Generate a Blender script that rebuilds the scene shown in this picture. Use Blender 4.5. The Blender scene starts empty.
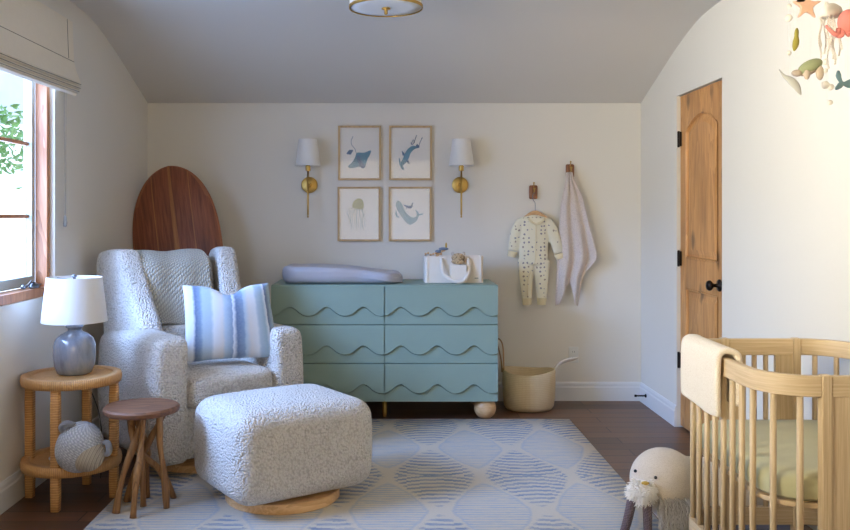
import bpy, bmesh, math, random
from math import sin, cos, pi, radians, sqrt, atan2
from mathutils import Vector, Matrix, noise
random.seed(7)
S = bpy.context.scene
COL = S.collection
F, CX, CY, EYE = 860.0, 390.0, 216.0, 1.32     # focal in px, vanishing point, eye height (m)

# ------------------------------------------------------------------ camera
cam = bpy.data.cameras.new('camera'); co = bpy.data.objects.new('camera', cam); COL.objects.link(co)
co.location = (0, 0, EYE); co.rotation_euler = (radians(90), 0, 0)
cam.sensor_width = 36; cam.lens = F/850*36
cam.shift_x = (425-CX)/850; cam.shift_y = -(265-CY)/850
cam.clip_start = .05
S.camera = co
# ------------------------------------------------------------------ world
wd = bpy.data.worlds.new('sky'); S.world = wd; wd.use_nodes = True
bg = wd.node_tree.nodes['Background']
bg.inputs[0].default_value = (.58, .76, 1, 1); bg.inputs[1].default_value = 4.6
# ------------------------------------------------------------------ lights
def area(name, loc, rot, sx, sy, power, col, portal=False, spread=180):
    l = bpy.data.lights.new(name, 'AREA'); l.shape = 'RECTANGLE'; l.size = sx; l.size_y = sy
    l.energy = power; l.color = col; l.spread = radians(spread)
    if portal: l.cycles.is_portal = True
    o = bpy.data.objects.new(name, l); COL.objects.link(o); o.location = loc; o.rotation_euler = rot
    return o
area('window_portal', (-1.90, 3.675, 1.56), (0, radians(-90), 0), 1.3, 1.55, 1, (1, 1, 1), True)
def aim(src, dst):
    return (Vector(dst)-Vector(src)).to_track_quat('-Z', 'Y').to_euler()
area('window_daylight', (-1.95, 3.675, 1.60), (0, radians(-90), 0), 1.25, 1.5, 47, (.27, .46, 1.0))
area('bright_sky_patch', (-4.6, 2.0, 3.25), aim((-4.6, 2.0, 3.25), (.6, 5.2, .8)), 2.2, 1.8, 820, (.29, .50, 1.0))
area('near_warm_fill', (-1.66, 1.5, 1.75), aim((-1.66, 1.5, 1.75), (1.79, 3.6, 2.25)), .9, 1.3, 51, (1.0, .92, .72), spread=75)  # added warm fill brightening the upper right wall; no window is built here
area('rear_warm_fill', (.1, -1.45, 1.55), (radians(90), 0, 0), 2.4, 1.3, 29, (1.0, .83, .55))  # added fill lamp behind the camera for warm bounce, not a real window
S.view_settings.view_transform = 'Standard'; S.view_settings.look = 'None'
S.view_settings.exposure = 0.0; S.view_settings.gamma = 1; S.view_settings.use_curve_mapping = False
S.cycles.max_bounces = 10; S.cycles.diffuse_bounces = 6; S.cycles.transparent_max_bounces = 12
S.cycles.sample_clamp_indirect = 6; S.cycles.caustics_reflective = False; S.cycles.caustics_refractive = False

# ------------------------------------------------------------------ materials
def srgb(r, g, b):
    f = lambda c: (c/255/12.92) if c/255 <= .04045 else ((c/255+.055)/1.055)**2.4
    return (f(r), f(g), f(b), 1)
class NT:
    def __init__(s, name):
        s.m = bpy.data.materials.new(name); s.m.use_nodes = True
        s.t = s.m.node_tree; s.b = s.t.nodes['Principled BSDF']; s.out = s.t.nodes['Material Output']
    def n(s, typ, ins=None, **kw):
        nd = s.t.nodes.new(typ)
        for k, v in kw.items(): setattr(nd, k, v)
        for k, v in (ins or {}).items(): s.put(nd.inputs[k], v)
        return nd
    def put(s, sock, v):
        if hasattr(v, 'is_output'): s.t.links.new(v, sock)
        else: sock.default_value = v
    def math(s, op, a, b=0, c=0):
        nd = s.n('ShaderNodeMath', operation=op); s.put(nd.inputs[0], a); s.put(nd.inputs[1], b); s.put(nd.inputs[2], c)
        return nd.outputs[0]
    def mix(s, f, a, b, blend='MIX'):
        nd = s.n('ShaderNodeMix', data_type='RGBA', blend_type=blend)
        s.put(nd.inputs[0], f); s.put(nd.inputs[6], a); s.put(nd.inputs[7], b); return nd.outputs[2]
    def coord(s, kind='Object', scale=(1, 1, 1), rot=(0, 0, 0), loc=(0, 0, 0)):
        tc = s.n('ShaderNodeTexCoord')
        mp = s.n('ShaderNodeMapping', {'Scale': scale, 'Rotation': rot, 'Location': loc}); s.put(mp.inputs[0], tc.outputs[kind])
        return mp.outputs[0]
    def noise(s, vec, scale, detail=3, rough=.5, dist=0):
        return s.n('ShaderNodeTexNoise', {'Vector': vec, 'Scale': scale, 'Detail': detail, 'Roughness': rough, 'Distortion': dist}).outputs[0]
    def ramp(s, fac, stops, interp='LINEAR'):
        nd = s.n('ShaderNodeValToRGB'); s.put(nd.inputs[0], fac); cr = nd.color_ramp; cr.interpolation = interp
        while len(cr.elements) < len(stops): cr.elements.new(.5)
        for e, (p, c) in zip(cr.elements, stops): e.position = p; e.color = c
        return nd.outputs[0]
    def bump(s, h, strength=.3, dist=.01):
        nd = s.n('ShaderNodeBump', {'Height': h, 'Strength': strength, 'Distance': dist}); s.put(s.b.inputs['Normal'], nd.outputs[0])
    def set(s, col=None, rough=None, metal=None, spec=None, sheen=None, coat=None):
        if col is not None: s.put(s.b.inputs['Base Color'], col)
        if rough is not None: s.put(s.b.inputs['Roughness'], rough)
        if metal is not None: s.put(s.b.inputs['Metallic'], metal)
        if spec is not None: s.put(s.b.inputs['Specular IOR Level'], spec)
        if sheen is not None: s.put(s.b.inputs['Sheen Weight'], sheen); s.put(s.b.inputs['Sheen Roughness'], .6)
        if coat is not None: s.put(s.b.inputs['Coat Weight'], coat)
        return s.m
def plain(name, c, rough=.5, metal=0, var=.06, vs=12, bs=0, bd=.002, bsc=200, **k):
    t = NT(name); v = t.coord()
    col = t.mix(t.noise(v, vs), tuple(x*(1-var) for x in c[:3])+(1,), tuple(min(1, x*(1+var)) for x in c[:3])+(1,))
    if bs: t.bump(t.noise(v, bsc, 2), bs, bd)
    return t.set(col, rough, metal, **k)
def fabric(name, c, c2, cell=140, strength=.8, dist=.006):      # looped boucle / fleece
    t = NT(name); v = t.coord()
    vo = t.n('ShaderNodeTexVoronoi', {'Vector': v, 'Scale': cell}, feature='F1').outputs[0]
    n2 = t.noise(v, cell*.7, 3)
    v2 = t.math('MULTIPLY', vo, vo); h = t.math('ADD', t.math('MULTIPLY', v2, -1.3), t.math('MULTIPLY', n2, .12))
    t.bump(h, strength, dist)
    return t.set(t.mix(t.math('MULTIPLY', v2, 1.6), c, c2), .95, sheen=.25, spec=.2)  # crease shade between the loops is mixed into the base colour
def weave(name, c, c2, s=500, strength=.25):
    t = NT(name); v = t.coord()
    w1 = t.n('ShaderNodeTexWave', {'Vector': v, 'Scale': s/20, 'Distortion': .6, 'Detail': 1}, bands_direction='X').outputs[0]
    w2 = t.n('ShaderNodeTexWave', {'Vector': v, 'Scale': s/20, 'Distortion': .6, 'Detail': 1}, bands_direction='Z').outputs[0]
    m = t.math('MULTIPLY', w1, w2); t.bump(m, strength, .002)
    return t.set(t.mix(t.noise(v, 30), c, c2), .9, sheen=.2, spec=.2)
def wood(name, c1, c2, c3, axis='X', scale=1, rough=.45, knots=False, gs=.04, coat=None):
    t = NT(name)
    sc = {'X': (gs*25*.08, 1, 1), 'Y': (1, gs*25*.08, 1), 'Z': (1, 1, gs*25*.08)}[axis]
    v = t.coord(scale=tuple(a*scale for a in sc))
    n1 = t.noise(v, 9, 3, .5, .8)
    rings = t.math('FRACT', t.math('MULTIPLY', n1, 9))
    fine = t.noise(v, 160, 2)
    f = t.math('ADD', t.math('MULTIPLY', rings, .45), t.math('MULTIPLY', fine, .55))
    col = t.ramp(f, [(.15, c1), (.5, c2), (.85, c3)])
    if knots:
        tc = t.coord(scale=(1, 1, .55)); vo = t.n('ShaderNodeTexVoronoi', {'Vector': tc, 'Scale': 5.0, 'Randomness': 1})
        d = t.math('ADD', vo.outputs[0], t.math('MULTIPLY', t.noise(tc, 30), .08))
        k = t.ramp(d, [(.13, (1, 1, 1, 1)), (.24, (0, 0, 0, 1))])
        col = t.mix(t.math('MULTIPLY', k, .75), col, tuple(x*.22 for x in c1[:3])+(1,))
        cl = t.noise(t.coord(scale=(1, 1, .35)), 5, 2)
        col = t.mix(t.math('MULTIPLY', t.ramp(cl, [(.45, (0, 0, 0, 1)), (.7, (1, 1, 1, 1))]), .45), col, tuple(x*.6 for x in c1[:3])+(1,))
    t.bump(fine, .08, .001)
    return t.set(col, rough, coat=coat)
def rgb(c): return srgb(*c)

M = {}
def wallmat(name, c):
    t = NT(name); v = t.coord()
    t.bump(t.noise(v, 60, 4), .12, .003)
    return t.set(t.mix(t.noise(v, 2, 2), tuple(x*.97 for x in c[:3])+(1,), c), .85, spec=.25)
M['wall'] = wallmat('wall_paint', rgb((229, 224, 213)))
M['ceil'] = wallmat('ceiling_paint', rgb((219, 215, 208)))
M['trim'] = plain('white_trim_paint', rgb((226, 226, 224)), .45, var=.02)
M['plastic'] = plain('white_plastic', rgb((225, 225, 220)), .35, var=.01)
# floor
t = NT('hardwood'); v = t.coord()
br = t.n('ShaderNodeTexBrick', {'Vector': v, 'Color1': (0, 0, 0, 1), 'Color2': (1, 1, 1, 1), 'Mortar': (0, 0, 0, 1), 'Scale': 1, 'Mortar Size': .003, 'Mortar Smooth': .1, 'Brick Width': 1.35, 'Row Height': .128}, offset=.37)
gv = t.n('ShaderNodeMapping', {'Scale': (.9, 9, 1)}); t.put(gv.inputs[0], v)
off = t.n('ShaderNodeVectorMath', operation='MULTIPLY_ADD'); t.put(off.inputs[0], br.outputs[0]); off.inputs[1].default_value = (7, 13, 3); t.put(off.inputs[2], gv.outputs[0])
g = t.noise(off.outputs[0], 4, 5, .6, .6)
c = t.ramp(g, [(.3, rgb((56, 38, 28))), (.5, rgb((96, 66, 48))), (.72, rgb((134, 98, 74)))])
c = t.mix(.5, c, t.mix(br.outputs[0], rgb((62, 40, 29)), rgb((128, 90, 66))))
c = t.mix(br.outputs[1], c, rgb((26, 13, 10)))
t.bump(t.math('SUBTRACT', t.math('MULTIPLY', g, .25), br.outputs[1]), .35, .004)
M['floor'] = t.set(c, t.math('MULTIPLY_ADD', g, .2, .28))
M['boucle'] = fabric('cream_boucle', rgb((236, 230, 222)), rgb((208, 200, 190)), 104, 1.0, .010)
M['maple'] = wood('light_maple', rgb((205, 160, 110)), rgb((222, 180, 130)), rgb((235, 198, 150)), 'X')
CR = (rgb((192, 166, 130)), rgb((206, 182, 146)), rgb((220, 198, 164)))
def straight(name, ax):
    t = NT(name); v = t.coord(scale=(1, 1, 40) if ax == 'H' else (40, 40, .8))
    n = t.noise(v, 5, 3, .6, .3)
    return t.set(t.ramp(n, [(.3, CR[0]), (.5, CR[1]), (.7, CR[2])]), .5)
M['crib_x'] = straight('crib_wood_rail', 'H'); M['crib_z'] = straight('crib_wood_post', 'V')
M['frame_wood'] = wood('oak_frame_wood', rgb((180, 148, 104)), rgb((200, 168, 124)), rgb((212, 182, 138)), 'Z')
M['door'] = wood('knotty_alder', rgb((174, 118, 64)), rgb((204, 148, 88)), rgb((220, 168, 108)), 'Z', knots=True, rough=.4)
M['window_wood'] = wood('window_wood', rgb((150, 96, 62)), rgb((180, 120, 80)), rgb((198, 138, 96)), 'Z', rough=.4)
M['hook_wood'] = wood('hook_wood', rgb((112, 70, 42)), rgb((146, 92, 56)), rgb((166, 112, 72)), 'Z')
M['teak'] = wood('teak_branch', rgb((108, 74, 42)), rgb((146, 104, 62)), rgb((170, 126, 78)), 'Z', rough=.4)
M['teak_top'] = wood('teak_top', rgb((84, 54, 36)), rgb((118, 78, 52)), rgb((138, 96, 66)), 'X', rough=.62)
M['ballwood'] = wood('ball_foot_wood', rgb((190, 146, 100)), rgb((212, 170, 122)), rgb((225, 188, 142)), 'X')
M['brass'] = plain('aged_brass', rgb((200, 164, 92)), .42, 1, var=.08)
M['bronze'] = plain('dark_bronze', rgb((42, 34, 30)), .4, .8)
M['steel'] = plain('grey_steel', rgb((125, 130, 138)), .3, .9)
M['teal'] = plain('sage_teal_lacquer', rgb((136, 158, 146)), .5, var=.02)
M['dark'] = plain('dark_gap', rgb((40, 46, 46)), .8)
M['shade'] = weave('white_linen_shade', rgb((246, 244, 240)), rgb((240, 238, 234)), 500, .06)
tt = M['shade'].node_tree; bb = tt.nodes['Principled BSDF']; trn = tt.nodes.new('ShaderNodeBsdfTranslucent'); mx = tt.nodes.new('ShaderNodeMixShader')
trn.inputs[0].default_value = (.9, .88, .84, 1); mx.inputs[0].default_value = .12
tt.links.new(bb.outputs[0], mx.inputs[1]); tt.links.new(trn.outputs[0], mx.inputs[2]); tt.links.new(mx.outputs[0], tt.nodes['Material Output'].inputs[0])
M['romanshade'] = weave('beige_linen', rgb((236, 226, 206)), rgb((230, 220, 200)), 420, .2)
M['seam'] = plain('seam_thread', rgb((128, 118, 98)), .9)
M['liner'] = plain('blackout_liner', rgb((150, 148, 142)), .8)
M['padgrey'] = plain('lavender_grey_foam', rgb((180, 178, 184)), .38, var=.02)
M['canvas'] = weave('cream_canvas', rgb((240, 230, 216)), rgb((232, 221, 206)), 420, .3)
M['paper'] = plain('art_paper', rgb((238, 233, 224)), .8, var=.02)
M['cream_fleece'] = fabric('cream_blanket', rgb((240, 229, 212)), rgb((228, 214, 194)), 260, .3, .003)
M['sage_sheet'] = plain('sage_sheet', rgb((186, 184, 148)), .9, var=.04, bs=.25, bd=.01, bsc=14, sheen=.2)
M['terry'] = fabric('pink_beige_terry', rgb((228, 215, 205)), rgb((206, 192, 182)), 170, .6, .005)
M['glass'] = NT('window_glass'); g_ = M['glass']
tr = g_.n('ShaderNodeBsdfTransparent'); gl = g_.n('ShaderNodeBsdfGlossy', {'Roughness': .05}); ms = g_.n('ShaderNodeMixShader', {0: .025})
g_.put(ms.inputs[1], tr.outputs[0]); g_.put(ms.inputs[2], gl.outputs[0]); g_.put(g_.out.inputs[0], ms.outputs[0]); M['glass'] = g_.m
# lamp ceramic
t = NT('blue_grey_glaze'); v = t.coord(scale=(1, 1, .3))
t.bump(t.noise(t.coord(), 30, 2), .1, .003)
M['glaze'] = t.set(t.ramp(t.noise(v, 26, 4, .6), [(.3, rgb((112, 122, 142))), (.55, rgb((140, 148, 164))), (.75, rgb((160, 160, 162)))]), .16, spec=.6, coat=.5)
# wrapped rattan
def rattan(name, mode):
    t = NT(name)
    if mode == 'Z':   # horizontal wrap bands on posts
        v = t.coord(); w = t.n('ShaderNodeTexWave', {'Vector': v, 'Scale': 28, 'Distortion': .8, 'Detail': 1}, bands_direction='Z').outputs[0]
    else:            # radial wrap on rings
        tc = t.n('ShaderNodeTexCoord'); sp = t.n('ShaderNodeSeparateXYZ'); t.put(sp.inputs[0], tc.outputs['Object'])
        an = t.math('ARCTAN2', sp.outputs[0], sp.outputs[1]); w = t.math('ABSOLUTE', t.math('SINE', t.math('MULTIPLY', an, 75)))
        v = t.coord()
    t.bump(w, .6, .004)
    n = t.noise(v, 40, 2)
    col = t.mix(t.math('MULTIPLY', t.math('ADD', t.math('SUBTRACT', 1, w), n), .55), rgb((226, 178, 118)), rgb((186, 132, 76)))
    return t.set(col, .45)
M['rattan'] = rattan('wrapped_rattan_post', 'Z'); M['rattan_ring'] = rattan('wrapped_rattan_ring', 'R')
# knitted throw
def knit(name, c1, c2, sx=62, sz=80, st=1.0, d=.012, rot=0):
    t = NT(name)
    uv = t.n('ShaderNodeTexCoord').outputs['UV']
    sp = t.n('ShaderNodeSeparateXYZ'); t.put(sp.inputs[0], uv)
    x = t.math('MULTIPLY', sp.outputs[0], sx); y = t.math('MULTIPLY', sp.outputs[1], sz)
    a = t.math('ABSOLUTE', t.math('SINE', t.math('ADD', x, t.math('MULTIPLY', t.math('SINE', t.math('MULTIPLY', y, 1)), .7))))
    b = t.math('ABSOLUTE', t.math('SINE', t.math('ADD', y, t.math('MULTIPLY', x, .5))))
    h = t.math('POWER', t.math('MULTIPLY', a, b), .7)
    t.bump(t.math('ADD', h, t.math('MULTIPLY', t.noise(uv, 300), .2)), st, d)
    return t.set(t.mix(h, c2, c1), .95, sheen=.2, spec=.2)
M['throw'] = knit('chunky_sage_knit', rgb((204, 199, 186)), rgb((160, 157, 146)), 84, 150, .8, .008)
M['knit_grey'] = knit('grey_crochet', rgb((232, 234, 240)), rgb((180, 185, 196)), 90, 70, 1, .006)
M['knit_cream'] = knit('cream_rib_knit', rgb((222, 212, 196)), rgb((176, 164, 146)), 90, 4, 1, .006)
M['knit_plum'] = knit('plum_grey_knit', rgb((128, 108, 112)), rgb((84, 70, 76)), 40, 50, 1, .004)
M['plush'] = fabric('oatmeal_plush', rgb((212, 200, 184)), rgb((196, 182, 164)), 300, .3, .002)
M['plush_white'] = plain('white_fluff', rgb((250, 246, 240)), .9, var=.02)
M['fur_grey'] = plain('grey_fur', rgb((186, 180, 174)), .9, var=.25, vs=60)
M['black'] = plain('black_bead', rgb((22, 20, 20)), .15)
M['gold_thread'] = plain('gold_thread', rgb((196, 160, 70)), .5)

# ------------------------------------------------------------------ mesh helpers
def link(o, parent=None):
    COL.objects.link(o)
    if parent: o.parent = parent
    return o
def obj(name, bm, mat, parent=None, smooth=True, mods=(), loc=None, rot=None, label=None):
    me = bpy.data.meshes.new(name)
    bmesh.ops.recalc_face_normals(bm, faces=bm.faces[:])
    bm.to_mesh(me); bm.free()
    for m in (mat if isinstance(mat, (list, tuple)) else [mat]): me.materials.append(m)
    if smooth:
        for p in me.polygons: p.use_smooth = True
    o = bpy.data.objects.new(name, me); link(o, parent)
    if smooth == 'auto': me.set_sharp_from_angle(angle=radians(40))
    for typ, kw in mods:
        md = o.modifiers.new(typ.lower(), typ)
        for k, v in kw.items(): setattr(md, k, v)
    if loc: o.location = loc
    if rot: o.rotation_euler = rot
    if label: o['label'] = label
    return o
def thing(name, label, cat, loc=(0, 0, 0), rz=0, group=None):
    o = bpy.data.objects.new(name, None); o.empty_display_size = .1; link(o); o.location = loc; o.rotation_euler = (0, 0, rz)
    return tag(o, label, cat, group)
def tag(o, label, cat, group=None):
    o['label'] = label; o['category'] = cat
    if group: o['group'] = group
    return o
def struct(o): o['kind'] = 'structure'; return o
BEV = lambda w=.004, s=2: ('BEVEL', dict(width=w, segments=s, limit_method='ANGLE', angle_limit=radians(40)))
SUB = lambda n=1: ('SUBSURF', dict(levels=n, render_levels=n))
SOL = lambda th, off=0: ('SOLIDIFY', dict(thickness=th, offset=off))
def box(bm, x0, x1, y0, y1, z0, z1, mi=0):
    r = bmesh.ops.create_cube(bm, size=1)
    for v in r['verts']:
        v.co = Vector(((x0+x1)/2+v.co.x*(x1-x0), (y0+y1)/2+v.co.y*(y1-y0), (z0+z1)/2+v.co.z*(z1-z0)))
    if mi:
        for f in {f for v in r['verts'] for f in v.link_faces}: f.material_index = mi
    return r['verts']
def lathe(bm, prof, n=40, c=(0, 0, 0), M3=None, sx=1, sy=1, mi=0, closed=False):
    rings = []; uvl = bm.loops.layers.uv.verify()
    for r, z in prof:
        ring = []
        for i in range(n):
            a = 2*pi*i/n; p = Vector((r*cos(a)*sx, r*sin(a)*sy, z))
            if M3: p = M3 @ p
            ring.append(bm.verts.new(p+Vector(c)))
        rings.append(ring)
    K = len(rings)
    for k in range(K if closed else K-1):
        k2 = (k+1) % K
        for i in range(n):
            j = (i+1) % n
            f = bm.faces.new((rings[k][i], rings[k][j], rings[k2][j], rings[k2][i])); f.material_index = mi
            for lp, (u, v_) in zip(f.loops, ((i/n, k/K), ((i+1)/n, k/K), ((i+1)/n, (k+1)/K), (i/n, (k+1)/K))): lp[uvl].uv = (u, v_)
    if not closed:
        for ring in (rings[0], rings[-1]):
            if (ring[0].co-ring[n//2].co).length > 1e-5: bm.faces.new(ring).material_index = mi
    return rings
def tube(bm, pts, rad, n=10, flat=1, mi=0, cap=True):
    pts = [Vector(p) for p in pts]; R = rad if isinstance(rad, (list, tuple)) else [rad]*len(pts)
    up = None; rings = []; uvl = bm.loops.layers.uv.verify()
    for k, p in enumerate(pts):
        d = (pts[min(k+1, len(pts)-1)]-pts[max(k-1, 0)]).normalized()
        if up is None:
            up = Vector((0, 1, 0)) if abs(d.y) < .9 else Vector((1, 0, 0))
        s = d.cross(up).normalized(); up = s.cross(d).normalized()
        rings.append([bm.verts.new(p+s*R[k]*cos(2*pi*i/n)+up*R[k]*flat*sin(2*pi*i/n)) for i in range(n)])
    for k in range(len(rings)-1):
        for i in range(n):
            j = (i+1) % n
            f = bm.faces.new((rings[k][i], rings[k][j], rings[k+1][j], rings[k+1][i])); f.material_index = mi
            for lp, (u, v_) in zip(f.loops, ((i/n, k), ((i+1)/n, k), ((i+1)/n, k+1), (i/n, k+1))): lp[uvl].uv = (u, v_/len(rings))
    if cap:
        for r in (rings[0], rings[-1]): bm.faces.new(r).material_index = mi
    return rings
def smooth_pts(P, n=8, closed=False):
    P = [Vector(p) for p in P]; out = []; N = len(P)
    for i in range(N if closed else N-1):
        if closed: a, b, c, d = P[(i-1) % N], P[i], P[(i+1) % N], P[(i+2) % N]
        else: a, b, c, d = P[max(i-1, 0)], P[i], P[i+1], P[min(i+2, N-1)]
        for k in range(n):
            t = k/n; out.append(.5*((2*b)+(c-a)*t+(2*a-5*b+4*c-d)*t*t+(3*b-a-3*c+d)*t**3))
    if not closed: out.append(P[-1])
    return out
def ball(bm, c, r, sx=1, sy=1, sz=1, u=20, v=12, M3=None, mi=0):
    c = Vector(c); M4 = Matrix.Translation(c) @ (M3.to_4x4() if M3 else Matrix()) @ Matrix.Diagonal((sx*r, sy*r, sz*r, 1))
    res = bmesh.ops.create_uvsphere(bm, u_segments=u, v_segments=v, radius=1, matrix=M4)
    if mi:
        for f in {f for vv in res['verts'] for f in vv.link_faces}: f.material_index = mi
    return res['verts']
def interp2(T, y):
    for (a, xa), (b, xb) in zip(T, T[1:]):
        if y <= b: return xa+(xb-xa)*max(0, (y-a)/(b-a))
    return T[-1][1]
def rbox(bm, x0, x1, y0, y1, z0, z1, r, n=14, fn=None):
    """rounded box with an even grid, soft enough to be puffed by fn"""
    c = Vector(((x0+x1)/2, (y0+y1)/2, (z0+z1)/2)); h = Vector(((x1-x0)/2, (y1-y0)/2, (z1-z0)/2))
    vs = {}
    def V(p):
        k = (round(p[0]*n), round(p[1]*n), round(p[2]*n))
        if k not in vs:
            q = Vector((p[0]*h.x, p[1]*h.y, p[2]*h.z))
            # even arc spacing on the rounded rim
            inner = Vector([max(-h[i]+r, min(h[i]-r, q[i])) for i in range(3)])
            d = q-inner
            if d.length > 1e-9:
                m = max(abs(d.x), abs(d.y), abs(d.z)); q = inner+d.normalized()*(r if m > r*.999 else m*1.0)
            q = q+c
            if fn: q = fn(q)
            vs[k] = bm.verts.new(q)
        return vs[k]
    g = [-1+2*i/n for i in range(n+1)]
    for ax in range(3):
        for s in (-1, 1):
            for i in range(n):
                for j in range(n):
                    q = []
                    for (a, b) in ((i, j), (i+1, j), (i+1, j+1), (i, j+1)):
                        p = [0, 0, 0]; p[ax] = s; p[(ax+1) % 3] = g[a]; p[(ax+2) % 3] = g[b]; q.append(V(p))
                    if len(set(q)) == 4: bm.faces.new(q)
def grid(bm, nu, nv, fn, mi=0):
    uvl = bm.loops.layers.uv.verify()
    G = [[bm.verts.new(fn(i/nu, j/nv)) for j in range(nv+1)] for i in range(nu+1)]
    for i in range(nu):
        for j in range(nv):
            f = bm.faces.new((G[i][j], G[i+1][j], G[i+1][j+1], G[i][j+1])); f.material_index = mi
            for lp, (a, b) in zip(f.loops, ((i, j), (i+1, j), (i+1, j+1), (i, j+1))): lp[uvl].uv = (a/nu, b/nv)
    return G
def prism(bm, poly, a, b, axis='Y', mi=0):
    """2-D outline pushed through from a to b along axis"""
    def P(p, t):
        return {'Y': (p[0], t, p[1]), 'X': (t, p[0], p[1]), 'Z': (p[0], p[1], t)}[axis]
    A = [bm.verts.new(P(p, a)) for p in poly]; B = [bm.verts.new(P(p, b)) for p in poly]
    n = len(poly)
    fs = [bm.faces.new(A), bm.faces.new(B[::-1])]
    for i in range(n): fs.append(bm.faces.new((A[i], A[(i+1) % n], B[(i+1) % n], B[i])))
    for f in fs: f.material_index = mi
    return A, B
def sweep(bm, path, prof, closed=False, mi=0):
    """path in XY (list of (x,y)); prof = (offset outward, z) polygon"""
    n = len(path); rings = []
    P = [Vector((p[0], p[1])) for p in path]
    for i in range(n):
        a = P[(i-1) % n] if (closed or i) else P[i]; b = P[(i+1) % n] if (closed or i < n-1) else P[i]
        d = (b-a).normalized(); nn = Vector((d.y, -d.x))
        rings.append([bm.verts.new((P[i].x+nn.x*o, P[i].y+nn.y*o, z)) for o, z in prof])
    m = len(prof)
    for i in range(n if closed else n-1):
        for k in range(m):
            bm.faces.new((rings[i][k], rings[(i+1) % n][k], rings[(i+1) % n][(k+1) % m], rings[i][(k+1) % m])).material_index = mi
    if not closed: bm.faces.new(rings[0]); bm.faces.new(rings[-1])
def W(px, py, Y): return Vector(((px-CX)*Y/F, Y, EYE-(py-CY)*Y/F))   # a measured point of the room at depth Y
BM = bmesh.new
def B(*boxes):
    bm = BM()
    for b in boxes: box(bm, *b)
    return bm

# ================================================================== ROOM
XL, XR, YB, YN = -1.734, 1.795, 6.15, -1.6
ZW = 2.128
def ceil_profile():
    P = [(YB, ZW), (5.95, 2.195), (5.70, 2.275), (5.45, 2.355), (5.25, 2.41), (5.08, 2.45), (4.92, 2.474), (4.72, 2.486), (4.5, 2.49)]
    return [(p.x, p.y) for p in smooth_pts([(a, b, 0) for a, b in P], 3)]+[(YN, 2.49)]
cp = ceil_profile()
bm = BM(); prism(bm, cp+[(YN, 2.75), (YB+.2, 2.75), (YB+.2, ZW)], XL-.3, XR+.3, 'X')
struct(obj('ceiling', bm, M['ceil'], smooth='auto'))
struct(obj('floor', B((XL-.3, XR+.3, YN-.2, YB+.2, -.1, 0)), M['floor'], smooth=False))
struct(obj('wall_back', B((XL-.3, XR+.3, YB, YB+.2, 0, 2.6)), M['wall'], smooth=False))
struct(obj('wall_near', B((XL-.3, XR+.3, YN-.2, YN, 0, 2.6)), M['wall'], smooth=False))
# left wall with the window opening
WY0, WY1, WZ0, WZ1 = 2.90, 4.45, .915, 2.22
TW = .16
struct(obj('wall_left', B((XL-TW, XL, YN, WY0, 0, 2.6), (XL-TW, XL, WY1, YB, 0, 2.6), (XL-TW, XL, WY0, WY1, 0, WZ0), (XL-TW, XL, WY0, WY1, WZ1, 2.6)), M['wall'], smooth=False))
# right wall with the door opening
DY0, DY1, DZ = 4.65, 5.385, 2.07
struct(obj('wall_right', B((XR, XR+.2, YN, DY0, 0, 2.6), (XR, XR+.2, DY1, YB, 0, 2.6), (XR, XR+.2, DY0, DY1, DZ, 2.6), (XR+.09, XR+.2, DY0, DY1, 0, DZ)), M['wall'], smooth=False))
# baseboards: profile (offset from wall, z)
BP = [(0, 0), (.014, 0), (.014, .095), (.010, .103), (.010, .118), (.005, .132), (0, .134)]
def baseboard(name, p0, p1, inward):
    bm = BM(); p0 = Vector(p0); p1 = Vector(p1); iv = Vector(inward)
    R = [[bm.verts.new((p.x+iv.x*o, p.y+iv.y*o, z)) for o, z in BP] for p in (p0, p1)]
    m = len(BP)
    for k in range(m): bm.faces.new((R[0][k], R[1][k], R[1][(k+1) % m], R[0][(k+1) % m]))
    bm.faces.new(R[0]); bm.faces.new(R[1])
    return struct(obj(name, bm, M['trim'], smooth=False))
baseboard('baseboard_back', (XL, YB), (XR, YB), (0, -1))
baseboard('baseboard_left', (XL, YN), (XL, YB), (1, 0))
baseboard('baseboard_right', (XR, DY1), (XR, YB), (-1, 0))
baseboard('baseboard_right', (XR, YN), (XR, DY0), (-1, 0))

# ---- door (knotty wood, arched panel)
door = struct(bpy.data.objects.new('door_1', None)); link(door); door.location = (XR+.022, 0, 0)
def arch_panel(y0, y1, z0, z1, rise, n=14):
    pts = [(y0, z0), (y1, z0), (y1, z1-rise)]
    for i in range(1, n):
        t = i/n; pts.append((y1+(y0-y1)*t, z1-rise+rise*sin(pi*t)**.8 if rise else z1))
    pts.append((y0, z1-rise))
    return pts
y0, y1 = DY0+.115, DY1-.10
ya, yb = DY0+.004, DY1-.004; zt = DZ-.004; DD = .013
bm = B((DD, .045, ya, yb, .012, zt)); obj('door_slab', bm, M['door'], door, smooth=False)
bm = B((0, DD, ya, y0, .012, zt)); obj('stile', bm, M['door'], door, smooth=False, mods=[BEV(.003, 2)])
bm = B((0, DD, y1, yb, .012, zt)); obj('stile', bm, M['door'], door, smooth=False, mods=[BEV(.003, 2)])
bm = B((0, DD, y0, y1, .012, .22)); obj('rail', bm, M['door'], door, smooth=False, mods=[BEV(.003, 2)])
bm = B((0, DD, y0, y1, .88, 1.06)); obj('rail', bm, M['door'], door, smooth=False, mods=[BEV(.003, 2)])
arch = [(y0+(y1-y0)*i/20, 1.84+.09*max(0, sin(pi*i/20))**.8) for i in range(21)]
bm = BM(); prism(bm, arch+[(y1, zt), (y0, zt)], 0, DD, 'X'); obj('rail', bm, M['door'], door, smooth=False)
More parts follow.
